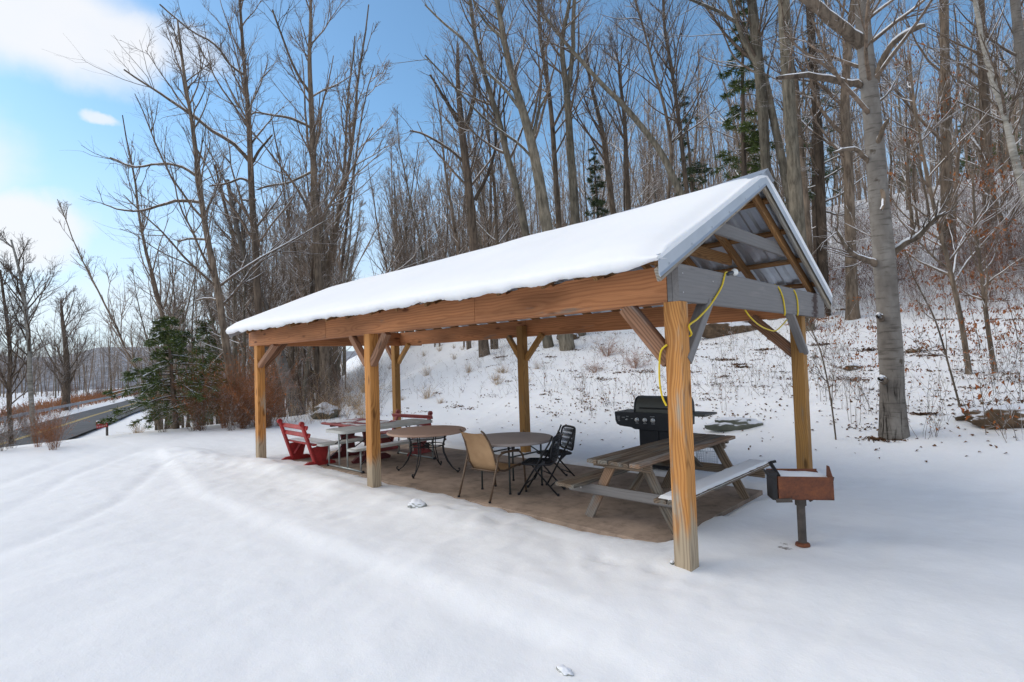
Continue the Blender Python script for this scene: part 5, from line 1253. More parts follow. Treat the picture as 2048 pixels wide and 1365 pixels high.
# --- left hand group
hero('tall dark tree third from the left, beside the far end of the roof', [(652, 800), (648, 700), (640, 600), (634, 500), (629, 400), (626, 300), (622, 200), (619, 120), (621, 50), (622, -30)], [20, 18, 16, 14, 13, 12, 10, 8, 6, 5], 22, 51, 'bark', o=dict(O1, nl=22, f0=.3, ll=.30, rt=.0055, rm=.004),
     limbs=[([(620, 255), (585, 238), (550, 232), (510, 226), (490, 240)], [5, 5, 4, 3, 2], 0, False), ([(622, 345), (580, 365), (540, 372), (515, 380)], [5, 4, 4, 3], 0, False), ([(622, 190), (596, 150), (570, 90), (545, 20)], [6, 5, 4, 3], 0, False)])
hero('tall dark tree second from the left, just outside the far roof corner', [(535, 860), (528, 740), (517, 620), (512, 510), (505, 415), (501, 330), (497, 230), (490, 150), (484, 70), (478, -20)], [16, 15, 14, 13, 12, 11, 9, 7, 6, 4], 20, 52, 'bark_dark', o=dict(O1, nl=22, f0=.35, ll=.32, rt=.0055, rm=.004),
     limbs=[([(501, 325), (470, 290), (425, 262), (390, 235), (340, 200), (300, 175), (248, 140)], [8, 7, 6, 6, 5, 4, 3], 0, False), ([(503, 328), (520, 300), (532, 285), (545, 270)], [6, 5, 4, 3], 0, True), ([(490, 152), (460, 130), (430, 90), (380, 60), (320, 10)], [5, 4, 4, 3, 3], 0, False), ([(500, 365), (480, 358), (455, 368), (418, 372)], [5, 4, 4, 3], 0, True), ([(512, 400), (495, 402), (485, 400)], [5, 4, 3], 0, True)])
hero('tall dark tree first from the left, spreading limbs over the small spruce', [(480, 866), (461, 748), (447, 656), (436, 583), (417, 488), (404, 410), (395, 332), (384, 246), (374, 186), (364, 116), (355, 40)], [17, 15, 13, 12, 11, 10, 9, 7, 6, 5, 3], 18, 53, 'bark', o=dict(O1, nl=22, f0=.25, ll=.32, rt=.005, rm=.0045),
     limbs=[([(400, 405), (360, 402), (320, 412), (280, 422), (240, 420), (205, 408)], [6, 6, 5, 4, 3, 2], 0, False), ([(396, 355), (365, 335), (320, 328), (270, 335), (220, 315)], [6, 5, 4, 4, 3], 0, False), ([(417, 480), (380, 478), (355, 484)], [5, 4, 3], 0, False), ([(437, 600), (410, 598), (392, 602)], [5, 4, 3], 0, True)])
hero('leaning grey trunk seen under the far end of the roof', [(588, 808), (575, 765), (562, 720), (545, 660), (525, 600), (505, 550), (486, 500), (470, 440), (455, 360)], [24, 22, 19, 16, 14, 13, 11, 9, 7], 21, 54, 'beech', name='beech_tree', o=dict(O1, nl=26, rt=.006))
hero('reddish trunk standing in the brush under the roof, right of the leaning grey trunk', [(668, 800), (662, 740), (655, 690), (650, 560), (640, 420)], [18, 16, 14, 10, 7], 24, 55, 'bark', o=dict(O1, nl=26, rt=.006))
hero('leaning dark trunk between the leaning grey trunk and the second tall tree', [(560, 830), (548, 740), (520, 640), (480, 520), (452, 420), (430, 330)], [10, 9, 8, 7, 6, 4], 24, 56, 'bark_dark', o=dict(O1, nl=26, rt=.006))
hero('pale poplar at the far left edge beyond the road', [(66, 850), (60, 760), (58, 690), (50, 610), (38, 540), (22, 480)], [9, 8, 8, 7, 5, 3], 30, 57, 'birch', name='poplar_tree', o=dict(O1, nl=26, rt=.008, rm=.006))
hero('dark bushy tree at the far left edge, beside the pale poplar', [(22, 880), (18, 800), (20, 700), (8, 600), (0, 540)], [8, 8, 7, 5, 4], 30, 58, 'bark_dark', o=dict(O1, nl=30, rt=.008, rm=.006))
hero('thick dark tree standing beyond the road, right of the pale poplar', [(132, 800), (134, 740), (130, 680), (125, 640), (122, 600)], [13, 11, 8, 6, 3], 60, 59, 'bark_dark', o=dict(O1, nl=26, rt=.014, rm=.012, f0=.2, ll=.5))
# --- the wood: slender trees sharing a dozen meshes
VAR = []
def variant(seed, Ht, r0, o, bark='bark', twig='twig_far', lean=.05):
    rg = np.random.default_rng(seed); n = 14
    P = grow(np.zeros((1, 3)), np.array([[rg.normal(0, lean), rg.normal(0, lean), 1.0]]), np.array([Ht]), n, .05, .04, rg)[0]; P[0, 2] -= .3
    R = r0 * (1 - .88 * np.linspace(0, 1, n + 1) ** .9) + .004
    tm = Tubes(); tm.add(P[None], R[None], 7); tmesh = tm.mesh('trunk', bark)
    wood, snow, tips = crown(P, R, rg, o); sn = Tubes()
    snow_on(sn, P[None], R[None], .2)
    for q in CR[0]: snow_on(sn, q[0], q[1], .96, .85)
    return tmesh, wood.mesh('crown', twig), sn.mesh('branch_snow', 'snow')
OV = dict(nl=17, nb=4.5, nt=3.5, nt2=1.2, f0=.22, ll=.27, ang=34, trop=.10, rt=.005, rm=.004, snow=False, lr=.75)
for k in range(12):
    oo = dict(OV)
    if k % 3 == 1: oo.update(ang=46, ll=.30, trop=.06, nl=18)
    if k % 3 == 2: oo.update(ang=28, ll=.20, trop=.12, nl=20)
    VAR.append(variant(100 + k, 8.2 + (k % 4) * .9, .048 + .016 * (k % 4), oo, ('bark', 'bark_dark', 'bark_green', 'bark')[k % 4]))
def place_var(vr, x, y, s, rz, label, group, name='forest_tree'):
    t = thing(name, label, 'tree', (x, y, ter(x, y, False) - .05), rz, group); t.scale = (s, s, s)
    link('trunk', vr[0], t); link('crown', vr[1], t); tag(link('branch_snow', vr[2], t), kind='stuff'); return t
rr = random.Random(21); placed = []
def free(x, y, d):
    for a, b in placed:
        if (a - x) ** 2 + (b - y) ** 2 < d * d: return False
    return True
def foot_hidden(x, y):
    q = CM @ (np.array([x, y, ter(x, y, False)]) - CAM); px = 1024 + FPX * q[0] / q[2]; py = 682.5 - FPX * q[1] / q[2]
    return not (690 < px < 1345 and py > (700 if px < 1000 else 672))
def scatter(n, pxr, dr, label, group, sc_=(.75, 1.2), dmin=.7, cond=None):
    k = 0; tries = 0
    while k < n and tries < n * 40:
        tries += 1; px = rr.uniform(*pxr); D = rr.uniform(*dr) ; q = und(px, 700, D)
        x, y = q[0], q[1]
        if cond and not cond(x, y): continue
        if not free(x, y, dmin) or not foot_hidden(x, y): continue
        placed.append((x, y)); place_var(VAR[rr.randrange(len(VAR))], x, y, rr.uniform(*sc_), rr.uniform(0, 6.28), label, group); k += 1
H1 = lambda x, y: hill(x, y) > .15
scatter(100, (520, 1010), (22, 66), 'slender bare tree in the dense wood behind the far half of the pavilion roof', 'bare trees in the wood behind the far half of the roof', (1.15, 1.9), .5, H1)
scatter(30, (420, 660), (21, 44), 'slender bare tree in the thicket between and behind the tall left hand trees', 'bare trees in the thicket at the left', (.8, 1.45), .5, lambda x, y: hill(x, y) > .05)
scatter(42, (1000, 1500), (24, 66), 'slender bare tree far up the slope behind the near half of the roof', 'bare trees up the slope behind the near half of the roof', (1.0, 1.6), .8)
scatter(52, (1480, 2180), (20, 60), 'bare tree in the wood on the hillside at the right', 'bare trees on the hillside at the right', (.7, 1.25), .8, lambda x, y: y > 14)
scatter(24, (-60, 330), (84, 140), 'bare tree in the valley beyond the road', 'bare trees in the valley beyond the road', (1.0, 1.7), 2, lambda x, y: hill(x, y) < 4)
scatter(8, (-150, 90), (28, 48), 'bare tree on the near side of the road at the far left', 'bare trees on the near side of the road at the far left', (.6, .9), 1.2, lambda x, y: y < -1.5)
scatter(40, (300, 500), (20.5, 46), 'slender bare tree behind the small spruce by the road bend', 'bare trees behind the small spruce', (.7, 1.3), .5)
scatter(16, (-60, 210), (50, 84), 'thin bare tree scattered on the flat valley ground round the thick dark tree', 'thin bare trees on the valley floor', (.8, 1.2), 1.5, lambda x, y: y > 13 + .28 * (-x - 60) or y < -3)
def distant_wood():
    """the far mass of thin trees nobody could count: one object"""
    rg = np.random.default_rng(404); tb = Tubes(); pts = []
    def zone(n, pxr, dr, cond):
        k = 0
        while k < n:
            q = und(rg.uniform(*pxr), 700, rg.uniform(*dr)); 
            if cond(q[0], q[1]) and foot_hidden(q[0], q[1]): pts.append((q[0], q[1])); 
            k += 1
    zone(380, (330, 1060), (34, 95), lambda x, y: hill(x, y) > .3)
    zone(200, (1000, 1560), (36, 95), lambda x, y: True)
    zone(330, (1480, 2200), (34, 100), lambda x, y: y > 22)
    zone(420, (-300, 420), (95, 190), lambda x, y: hill(x, y) < 8)
    P0 = np.array([(x, y, ter(x, y, False) - .2) for x, y in pts]); n = len(P0); D = rg.normal(0, .05, (n, 3)); D[:, 2] = 1
    H_ = rg.uniform(7, 15, n); P = grow(P0, D, H_, 7, .03, .02, rg); R = (.03 + H_ * .0045 * rg.uniform(.6, 1.2, n))[:, None] * (1 - .88 * np.linspace(0, 1, 8)[None]) + .006; tb.add(P, R, 4)
    c = children(P, R, 17, .2, 1, 36, rg); L = H_[c[4]] * rg.uniform(.10, .26, len(c[2])) * (1.25 - c[3]); P2 = grow(c[0], c[1], L, 4, .07, .08, rg); R2 = np.minimum(c[2] * .5, .02)[:, None] * (1 - .6 * np.linspace(0, 1, 5)[None]) + .004; tb.add(P2, R2, 3)
    c = children(P2, R2, 4, .15, 1, 34, rg); P3 = grow(c[0], c[1], L[c[4]] * rg.uniform(.3, .6, len(c[2])), 2, .08, .05, rg); tb.add(P3, np.full((len(c[2]), 3), .0075), 3)
    tag(link('distant_wood', tb.mesh('distant_wood', 'twig_far')), 'far mass of thin bare trees filling the wood', None, None, 'stuff')
distant_wood()
# --- evergreens
ORANGE = []
def conifer(name, label, base, Ht, r0, seed, mat='needle', droop=-.10, blen=.34, f0=.15, nw=46, dens=9, nl=.05, snowt=.5, top=1.0, lean=(0, 0), group=None, sparse=1.0, snowclump=True):
    rg = np.random.default_rng(seed); n = 14
    P = grow(np.zeros((1, 3)), np.array([[lean[0], lean[1], 1.0]]), np.array([Ht]), n, .02, .0, rg)[0]; R = r0 * (1 - .9 * np.linspace(0, 1, n + 1)) + .006
    t = thing(name, label, 'tree', (base[0], base[1], ter(base[0], base[1]) - .03), 0, group)
    tm = Tubes(); tm.add(P[None], R[None], 8); link('trunk', tm.mesh('trunk', 'bark_dark'), t)
    c = children(P[None], R[None], [nw], f0, .985, 82, rg, .1); S0, D, r, tt, _ = c
    D[:, 2] *= .3; D = nrm(D); L = Ht * blen * (1.06 - tt) ** .8 * rg.uniform(.55, 1.15, len(tt)) * top
    P1 = grow(S0, D, L, 7, .05, droop, rg); R1 = (L * .012 + .003)[:, None] * (1 - .8 * np.linspace(0, 1, 8)[None]) + .002
    bt = Tubes(); bt.add(P1, R1, 4)
    c = children(P1, R1, np.maximum(3, (L / .13 * sparse)).astype(int), .12, 1.0, 55, rg, .2); S0, D2, r, t2, ix = c
    D2[:, 2] *= .35; L2 = np.maximum(.10, L[ix] * .36 * (1.15 - t2) * rg.uniform(.5, 1.1, len(t2))); P2 = grow(S0, D2, L2, 4, .08, droop * .6, rg)
    bt.add(P2, np.full((len(t2), 1), .004) * (1 - .6 * np.linspace(0, 1, 5)[None]), 3); tag(link('branches', bt.mesh('branches', 'bark_dark'), t), kind='stuff')
    nd = Tubes(); A = P2[:, :-1]; B = P2[:, 1:]; reps = dens
    for k in range(reps):
        u = rg.uniform(0, 1, A.shape[:2])[..., None]; C = (A * (1 - u) + B * u).reshape(-1, 3); T = nrm(B - A).reshape(-1, 3)
        q = rg.normal(0, 1, C.shape); q[:, 2] *= .45; q = nrm(nrm(q) * .9 + T * .75); ln = rg.uniform(.6, 1.2, (len(C), 1)) * nl
        w = nrm(np.cross(q, rg.normal(0, 1, C.shape))) * rg.uniform(.0045, .008, (len(C), 1)) * (nl / .05) ** .5
        nd.quads(C + q * ln, q * ln, w)
    tag(link('needles', nd.mesh('needles', mat, False), t), kind='stuff')
    if snowclump:
        sn = Tubes(); pick = rg.random(len(P2)) < snowt; Q = P2[pick]; Q = Q + np.array([0, 0, .012]); k = len(Q)
        RR = rg.uniform(.010, .024, (k, 1)) * (Ht / 5) ** .3 * np.array([[.2, .7, 1, .8, .1]]) * np.clip(rg.uniform(-.1, 1, (k, 5)), .05, 1); sn.add(Q, RR, 5)
        pick = rg.random(len(P1)) < .5; Q = P1[pick] + np.array([0, 0, .014]); sn.add(Q, np.clip(rg.uniform(-.3, 1, Q.shape[:2]), .05, 1) * .018, 5)
        tag(link('branch_snow', sn.mesh('branch_snow', 'snow'), t), kind='stuff')
    return t
q = und(405, 700, 21); conifer('hemlock_tree', 'low bright green hemlock under the first tall tree at the left', q, 3.3, .07, 71, blen=.6, f0=.25, nw=44, dens=9, nl=.07, snowt=.3, droop=-.08)
for px_, py_, s_, lb_ in ((300, 800, 1.5, 'young oak bush with orange leaves behind the small spruce'), (335, 790, 2.0, 'tall oak bush with orange leaves behind the low hemlock'), (500, 800, 1.2, 'orange leaved bush beside the far front post')): ORANGE.append((px_, py_, s_, lb_))
b = hit(352, 858); conifer('spruce_tree', 'small dark green spruce with snowy drooping boughs beside the road bend', b, 3.3, .08, 61, blen=.66, f0=.2, nw=74, dens=10, nl=.06, snowt=.65, droop=-.06)
q = und(440, 700, 24); conifer('fir_tree', 'taller dark fir standing between the two left hand tall trees', q, 5.6, .10, 62, blen=.32, f0=.2, nw=70, dens=8, nl=.07, snowt=.35)
q = und(330, 700, 34); conifer('fir_tree', 'dark evergreen half hidden behind the small spruce', q, 8.0, .12, 63, blen=.24, f0=.2, nw=60, dens=7, nl=.09, snowt=.3)
q = und(1205, 600, 26); conifer('fir_tree', 'dark fir rising just behind the middle of the roof line', q, 8.4, .12, 64, blen=.16, f0=.1, nw=70, dens=8, nl=.075, snowt=.35, mat='needle_pale')
q = und(1405, 600, 23); conifer('fir_tree', 'loose evergreen behind the roof, left of the peak', q, 10.0, .11, 65, blen=.17, f0=.1, nw=54, dens=7, nl=.08, snowt=.25, mat='needle_pale')
q = und(1500, 600, 19); conifer('pine_tree', 'tall white pine with dark upper boughs behind the pavilion peak', q, 11.5, .14, 66, blen=.17, f0=.45, nw=64, dens=8, nl=.085, snowt=.2, mat='needle')
q = und(1640, 600, 22); conifer('pine_tree', 'sparse pine with many thin dead branches right of the pavilion peak', q, 11.5, .14, 67, blen=.17, f0=.3, nw=72, dens=5, nl=.085, snowt=.3, mat='needle_pale', sparse=.55)
q = und(1950, 600, 46); conifer('pine_tree', 'dark pine far up the hillside near the right edge', q, 9.5, .16, 68, blen=.26, f0=.15, nw=70, dens=7, nl=.12, snowt=.3)
q = und(2040, 600, 40); conifer('pine_tree', 'dark pine at the right edge far up the hillside', q, 8.5, .16, 69, blen=.26, f0=.15, nw=60, dens=7, nl=.12, snowt=.3)
q = und(1830, 600, 55); conifer('pine_tree', 'distant pine on the hilltop left of the straight brown trunk', q, 8.5, .16, 70, blen=.24, f0=.15, nw=60, dens=6, nl=.12, snowt=.3)
# --- brush: shrub meshes shared by individuals
def shrub_mesh(seed, Ht, n, mat, spread, nb=3, nt=2, rt=.003, leaf=None, nleaf=0, lsz=.03):
    rg = np.random.default_rng(seed); a = rg.uniform(0, 6.28, n); s = np.abs(rg.normal(0, spread, n)); D = np.stack([np.cos(a) * s, np.sin(a) * s, np.ones(n)], 1)
    P0 = np.stack([np.cos(a) * .12 * rg.random(n), np.sin(a) * .12 * rg.random(n), np.full(n, -.05)], 1); L = Ht * rg.uniform(.45, 1.1, n)
    P = grow(P0, D, L, 6, .09, -.01, rg); R = (rt * 1.3) * (1 - .6 * np.linspace(0, 1, 7)[None]) * np.ones((n, 1)); tb = Tubes(); tb.add(P, R, 3)
    c = children(P, R, nb, .25, 1, 38, rg); P2 = grow(c[0], c[1], L[c[4]] * rg.uniform(.2, .5, len(c[2])), 4, .12, .02, rg); R2 = rt * .8 * (1 - .6 * np.linspace(0, 1, 5)[None]) * np.ones((len(P2), 1)); tb.add(P2, R2, 3)
    P3 = P2[:, -1:]
    if nt: c = children(P2, R2, nt, .2, 1, 38, rg); P3 = grow(c[0], c[1], np.full(len(c[2]), Ht * .12), 2, .1, .0, rg); tb.add(P3, rt * .6 * np.ones((len(P3), 3)), 3)
    me = tb.mesh('stems', mat); lm = None
    if leaf:
        pool = np.concatenate([P2.reshape(-1, 3), P3.reshape(-1, 3)]); C = pool[rg.integers(0, len(pool), nleaf)] + rg.normal(0, .01, (nleaf, 3)); lt = Tubes()
        d = nrm(rg.normal(0, 1, C.shape) + np.array([0, 0, -.9])); w = nrm(np.cross(d, rg.normal(0, 1, C.shape))); ls = lsz * rg.uniform(.6, 1.2, (nleaf, 1)); lt.leafs(C + d * ls, d * ls, w * ls * .45, np.cross(d, w) * ls * .3); lm = lt.mesh('leaves', leaf, False)
    return me, lm
SH = {'orange': [shrub_mesh(201 + k, 1.6, 34, 'twig_red', .26, leaf='leaf_orange', nleaf=60, lsz=.03) for k in range(3)],
      'russet': [shrub_mesh(261 + k, 1.3, 24, 'twig_dark', .42, nb=5, nt=3, leaf='leaf', nleaf=70, lsz=.03) for k in range(3)],
      'brown': [shrub_mesh(211 + k, 1.2, 22, 'twig', .4, leaf='leaf', nleaf=50, lsz=.028) for k in range(3)],
      'grey': [shrub_mesh(221 + k, 1.6, 18, 'twig_far', .33) for k in range(3)],
      'straw': [shrub_mesh(231 + k, .55, 60, 'straw', .75, nb=1, nt=0, rt=.0028) for k in range(3)],
      'tangle': [shrub_mesh(241 + k, .8, 60, 'twig_red', .85, nb=4, nt=2, rt=.0026) for k in range(2)],
      'whip': [shrub_mesh(251 + k, .9, 5, 'twig', .45, nb=3, nt=1, rt=.003, leaf='leaf', nleaf=10, lsz=.03) for k in range(4)]}
def shrub(kind, x, y, s, label, group=None, name='shrub', cat='shrub', near=False, sz=None):
    me, lm = rr.choice(SH[kind]); t = thing(name, label, cat, (x, y, ter(x, y, near or (-16 < x < 8 and y < 9))), rr.uniform(0, 6.28), group); t.scale = (s, s, s * (sz or 1))
    link('stems', me, t)
    if lm: tag(link('leaves', lm, t))
    return t
def brush(n, pxr, pyr, kind, s, label, group, **kw):
    for k in range(n):
        p = hit(rr.uniform(*pxr), rr.uniform(*pyr)); shrub(kind, p[0], p[1], rr.uniform(*s), label, group, **kw)
brush(50, (390, 560), (805, 862), 'orange', (.7, 1.35), 'rusty orange brush growing left of the far pavilion end', 'rusty orange shrubs left of the pavilion')
brush(22, (255, 540), (830, 872), 'brown', (.5, .9), 'low brown brush along the edge of the field', 'low brown shrubs along the field edge')
brush(18, (60, 330), (790, 806), 'russet', (1.2, 2.2), 'russet brush in the valley beyond the road verge', 'russet brush beyond the road verge')
brush(38, (540, 760), (735, 835), 'grey', (.6, 1.2), 'tall thin grey brush seen under the far end of the roof', 'grey brush under the far end of the roof')
brush(30, (600, 760), (780, 840), 'straw', (.6, 1.2), 'straw coloured weeds poking out of the snow behind the red benches', 'straw coloured weeds behind the red benches', name='weed_clump', cat='weeds')
brush(15, (560, 700), (740, 800), 'brown', (.7, 1.2), 'brown brush among the trunks under the far end of the roof', 'brown shrubs under the far end of the roof')
brush(40, (-120, 85), (830, 905), 'brown', (.7, 1.3), 'snowy brown brush below the field at the far left', 'brown shrubs below the field at the far left')
brush(6, (70, 120), (880, 902), 'orange', (.4, .7), 'reddish brush beside the near road edge', 'reddish shrubs beside the near road edge')
brush(38, (1540, 2090), (370, 560), 'grey', (.8, 1.7), 'grey brush on the hillside behind the beech', 'grey brush on the hillside behind the beech')
brush(38, (1600, 2090), (370, 600), 'russet', (.7, 1.6), 'brown leafy brush on the hillside behind the beech', 'brown brush on the hillside behind the beech')
brush(24, (300, 560), (770, 830), 'grey', (.9, 1.6), 'grey brush between the tall trees at the left', 'grey brush between the tall left trees')
brush(16, (760, 1080), (690, 800), 'straw', (.5, 1.0), 'dry grass tuft on the snowy slope between the rear posts', 'dry grass tufts on the slope between the rear posts', name='grass_tuft', cat='grass')
brush(16, (700, 1050), (670, 740), 'grey', (.4, .8), 'thin grey brush at the top of the slope between the rear posts', 'thin grey brush between the rear posts')
brush(44, (1090, 1760), (665, 850), 'whip', (.5, 1.1), 'bare twiggy seedling poking out of the snow behind the barbecue', 'twiggy seedlings behind the barbecue', name='seedling', cat='seedling')
brush(54, (1640, 2060), (560, 890), 'whip', (.6, 1.3), 'twiggy seedling poking out of the snow around the beech foot', 'twiggy seedlings around the beech foot', name='seedling', cat='seedling')
for (px, py, s, lab, kd) in ((1215, 712, 1.15, 'dense reddish bramble tangle on the slope, its left half', 'tangle'), (1270, 735, 1.0, 'dense reddish bramble tangle on the slope, its right half', 'tangle'), (1190, 745, .7, 'small bramble at the lower left of the tangle', 'tangle'),
        (880, 806, .55, 'golden tuft of dry grass lying on the snow behind the tan round table', 'straw'), (805, 800, .45, 'pale tuft of dry grass beside the rear far post', 'straw'), (275, 866, .8, 'pale arching weeds right of the small red sign', 'straw'), (1000, 745, .6, 'upright dry stems left of the middle rear post', 'straw')):
    p = hit(px, py); shrub(kd, p[0], p[1], s, lab, None, name='bramble' if kd == 'tangle' else 'grass_tuft', cat='bramble' if kd == 'tangle' else 'grass', sz=.7)
def undergrowth(name, label, n, pxr, pyr, hr, mat, seed):
    rg = np.random.default_rng(seed); P0 = []
    for _ in range(n):
        p = hit(rr.uniform(*pxr), rr.uniform(*pyr)); P0.append((p[0], p[1], ter(p[0], p[1]) - .03))
    P0 = np.array(P0); D = rg.normal(0, .45, (n, 3)); D[:, 2] = 1; tb = Tubes(); L = rg.uniform(*hr, n); P = grow(P0, D, L, 5, .12, 0, rg); R = .0032 * (1 - .6 * np.linspace(0, 1, 6)[None]) * np.ones((n, 1)); tb.add(P, R, 3)
    c = children(P, R, 3.5, .2, 1, 42, rg); P2 = grow(c[0], c[1], L[c[4]] * rg.uniform(.2, .5, len(c[2])), 3, .12, 0, rg); tb.add(P2, np.full((len(P2), 4), .0024), 3)
    tag(link(name, tb.mesh(name, mat)), label, None, None, 'stuff')
undergrowth('undergrowth', 'tangled brown undergrowth over the right hand hillside', 2600, (1500, 2090), (360, 640), (.5, 1.8), 'twig_dark', 801)
undergrowth('undergrowth', 'thin stems and weeds sticking out of the snowy slope behind the slab', 800, (690, 1700), (668, 800), (.15, .55), 'twig', 802)
undergrowth('undergrowth', 'mixed stems filling the edge of the wood at the left', 900, (340, 700), (770, 850), (.5, 1.9), 'twig_dark', 803)
undergrowth('undergrowth', 'tan stems filling the edge of the wood at the left', 500, (340, 740), (770, 850), (.4, 1.4), 'straw', 804)
for px_, py_, s_, lb_ in ORANGE:
    p = hit(px_, py_); shrub('orange', p[0], p[1], s_, lb_, None, name='oak_bush')
def hillside_leaves():
    rg = np.random.default_rng(91); C = []
    for _ in range(170):
        p = hit(rr.uniform(1580, 2070), rr.uniform(380, 780)); h0 = rg.uniform(.25, 1.1); k = int(rg.integers(8, 34)); w = rg.uniform(0, 6.28)
        t_ = rg.uniform(-.45, .45, k); C += [(p[0] + math.cos(w) * t, p[1] + math.sin(w) * t, ter(p[0], p[1]) + h0 + .12 * t + rg.normal(0, .03)) for t in t_]
    C = np.array(C); n = len(C); d = nrm(rg.normal(0, .5, C.shape) + np.array([0, 0, -1.])); w = nrm(np.cross(d, rg.normal(0, 1, C.shape))); s = .034 * rg.uniform(.6, 1.2, (n, 1)); tb = Tubes(); tb.leafs(C + d * s, d * s, w * s * .42, np.cross(d, w) * s * .35)
    ends = C[::7]; tb2 = Tubes()
    tag(link('hanging_leaves', tb.mesh('hanging_leaves', 'leaf', False)), 'rusty leaves still hanging in the brush on the right hand slope', None, None, 'stuff')
hillside_leaves()
# far red grass strip along the guardrail
def red_verge():
    tb = Tubes(); rg = np.random.default_rng(5); C = []
    for a, b_ in zip(road[:-1], road[1:]):
        a = np.array(a); b_ = np.array(b_); d = b_ - a; L = np.linalg.norm(d); d /= L; nn = np.array([-d[1], d[0]]); k = int(L * 38)
        u = rg.uniform(0, L, k); w = rg.uniform(5.2, 10.5, k); p = a + d * u[:, None] + nn * w[:, None]; C.append(p)
    C = np.concatenate(C); n = len(C); P0 = np.column_stack([C, np.full(n, ROADZ - .25)]); D = rg.normal(0, .25, (n, 3)); D[:, 2] = 1
    P = grow(P0, D, rg.uniform(.5, 1.3, n), 3, .1, -.03, rg); tb.add(P, np.full((n, 4), .022), 3)
    tag(link('verge_grass', tb.mesh('verge_grass', 'twig_red')), 'band of rusty red grass beyond the guardrail', None, None, 'stuff')
red_verge()
# --- leaves still hanging on the saplings at the right
def hang_leaves(t, tips, n, sz, seed, mat='leaf', zmax=None, solo=0):
    rg = np.random.default_rng(seed); pool = tips.reshape(-1, 3)
    if zmax is not None: pool = pool[pool[:, 2] < zmax]
    ctr = pool[rg.integers(0, len(pool), max(3, n // 9))]; C = ctr[rg.integers(0, len(ctr), n)] + rg.normal(0, 1, (n, 3)) * np.array([.13, .13, .04]) - np.array(t.location)
    d = nrm(rg.normal(0, .5, C.shape) + np.array([0, 0, -1.])); w = nrm(np.cross(d, rg.normal(0, 1, C.shape))); s = sz * rg.uniform(.6, 1.2, (n, 1)); tb = Tubes(); tb.leafs(C + d * s, d * s, w * s * .42, np.cross(d, w) * s * .35)
    o = link('leaves', tb.mesh('leaves', mat, False), t)
    if n > 300: o['kind'] = 'stuff'
for q, n, s in ((sp1, 260, .04), (sp2, 290, .04), (sp3, 200, .04), (sp5, 70, .035), (sp4, 14, .03)): hang_leaves(q[0], q[2], n, s, n)
def leafy(px, py, h, seed, label, n=170):
    p = hit(px, py); rg = np.random.default_rng(seed); t = thing('beech_sapling', label, 'sapling', (p[0], p[1], ter(p[0], p[1])))
    P = grow(np.zeros((1, 3)), np.array([[rg.normal(0, .2), rg.normal(0, .2), 1.]]), np.array([h]), 8, .06, .02, rg); R = .009 * (1 - .7 * np.linspace(0, 1, 9)[None]); tb = Tubes(); tb.add(P, R, 5)
    c = children(P, R, [14], .2, 1, 75, rg); P2 = grow(c[0], c[1], rg.uniform(.25, .6, 14) * h * .75, 6, .06, .0, rg); tb.add(P2, .0045 * (1 - .6 * np.linspace(0, 1, 7)[None]) * np.ones((14, 1)), 3)
    c = children(P2, .004 * np.ones(P2.shape[:2]), 4, .2, 1, 45, rg); P3 = grow(c[0], c[1], np.full(len(c[2]), h * .14), 3, .08, 0, rg); tb.add(P3, .0025 * np.ones(P3.shape[:2]), 3)
    link('stems', tb.mesh('stems', 'twig'), t); pool = P3.reshape(-1, 3); C = pool[rg.integers(0, len(pool), n)]
    d = nrm(rg.normal(0, .5, C.shape) + np.array([0, 0, -1.])); w = nrm(np.cross(d, rg.normal(0, 1, C.shape))); s = .034 * rg.uniform(.6, 1.2, (n, 1)); lt = Tubes(); lt.leafs(C + d * s, d * s, w * s * .42, np.cross(d, w) * s * .35)
    link('leaves', lt.mesh('leaves', 'leaf', False), t)
for k, (px, py, h, lab) in enumerate(((1960, 700, 1.3, 'beech sapling with rusty leaves between the two thin saplings at the right'), (2035, 680, 1.5, 'beech sapling with rusty leaves cut by the right picture edge'), (1895, 640, 1.2, 'beech sapling with rusty leaves left of the leaning sapling'),
        (1830, 600, 1.1, 'small beech sapling with rusty leaves close to the beech trunk'), (2000, 560, 1.5, 'beech sapling with rusty leaves higher up the slope at the right'), (1930, 500, 1.6, 'rusty leaved sapling in front of the straight brown trunk'), (1855, 500, 1.4, 'rusty leaved sapling above the lowest beech limb'), (1650, 620, 1.2, 'rusty leaved sapling beside the right rake of the roof'))):
    leafy(px, py, h, 300 + k, lab)
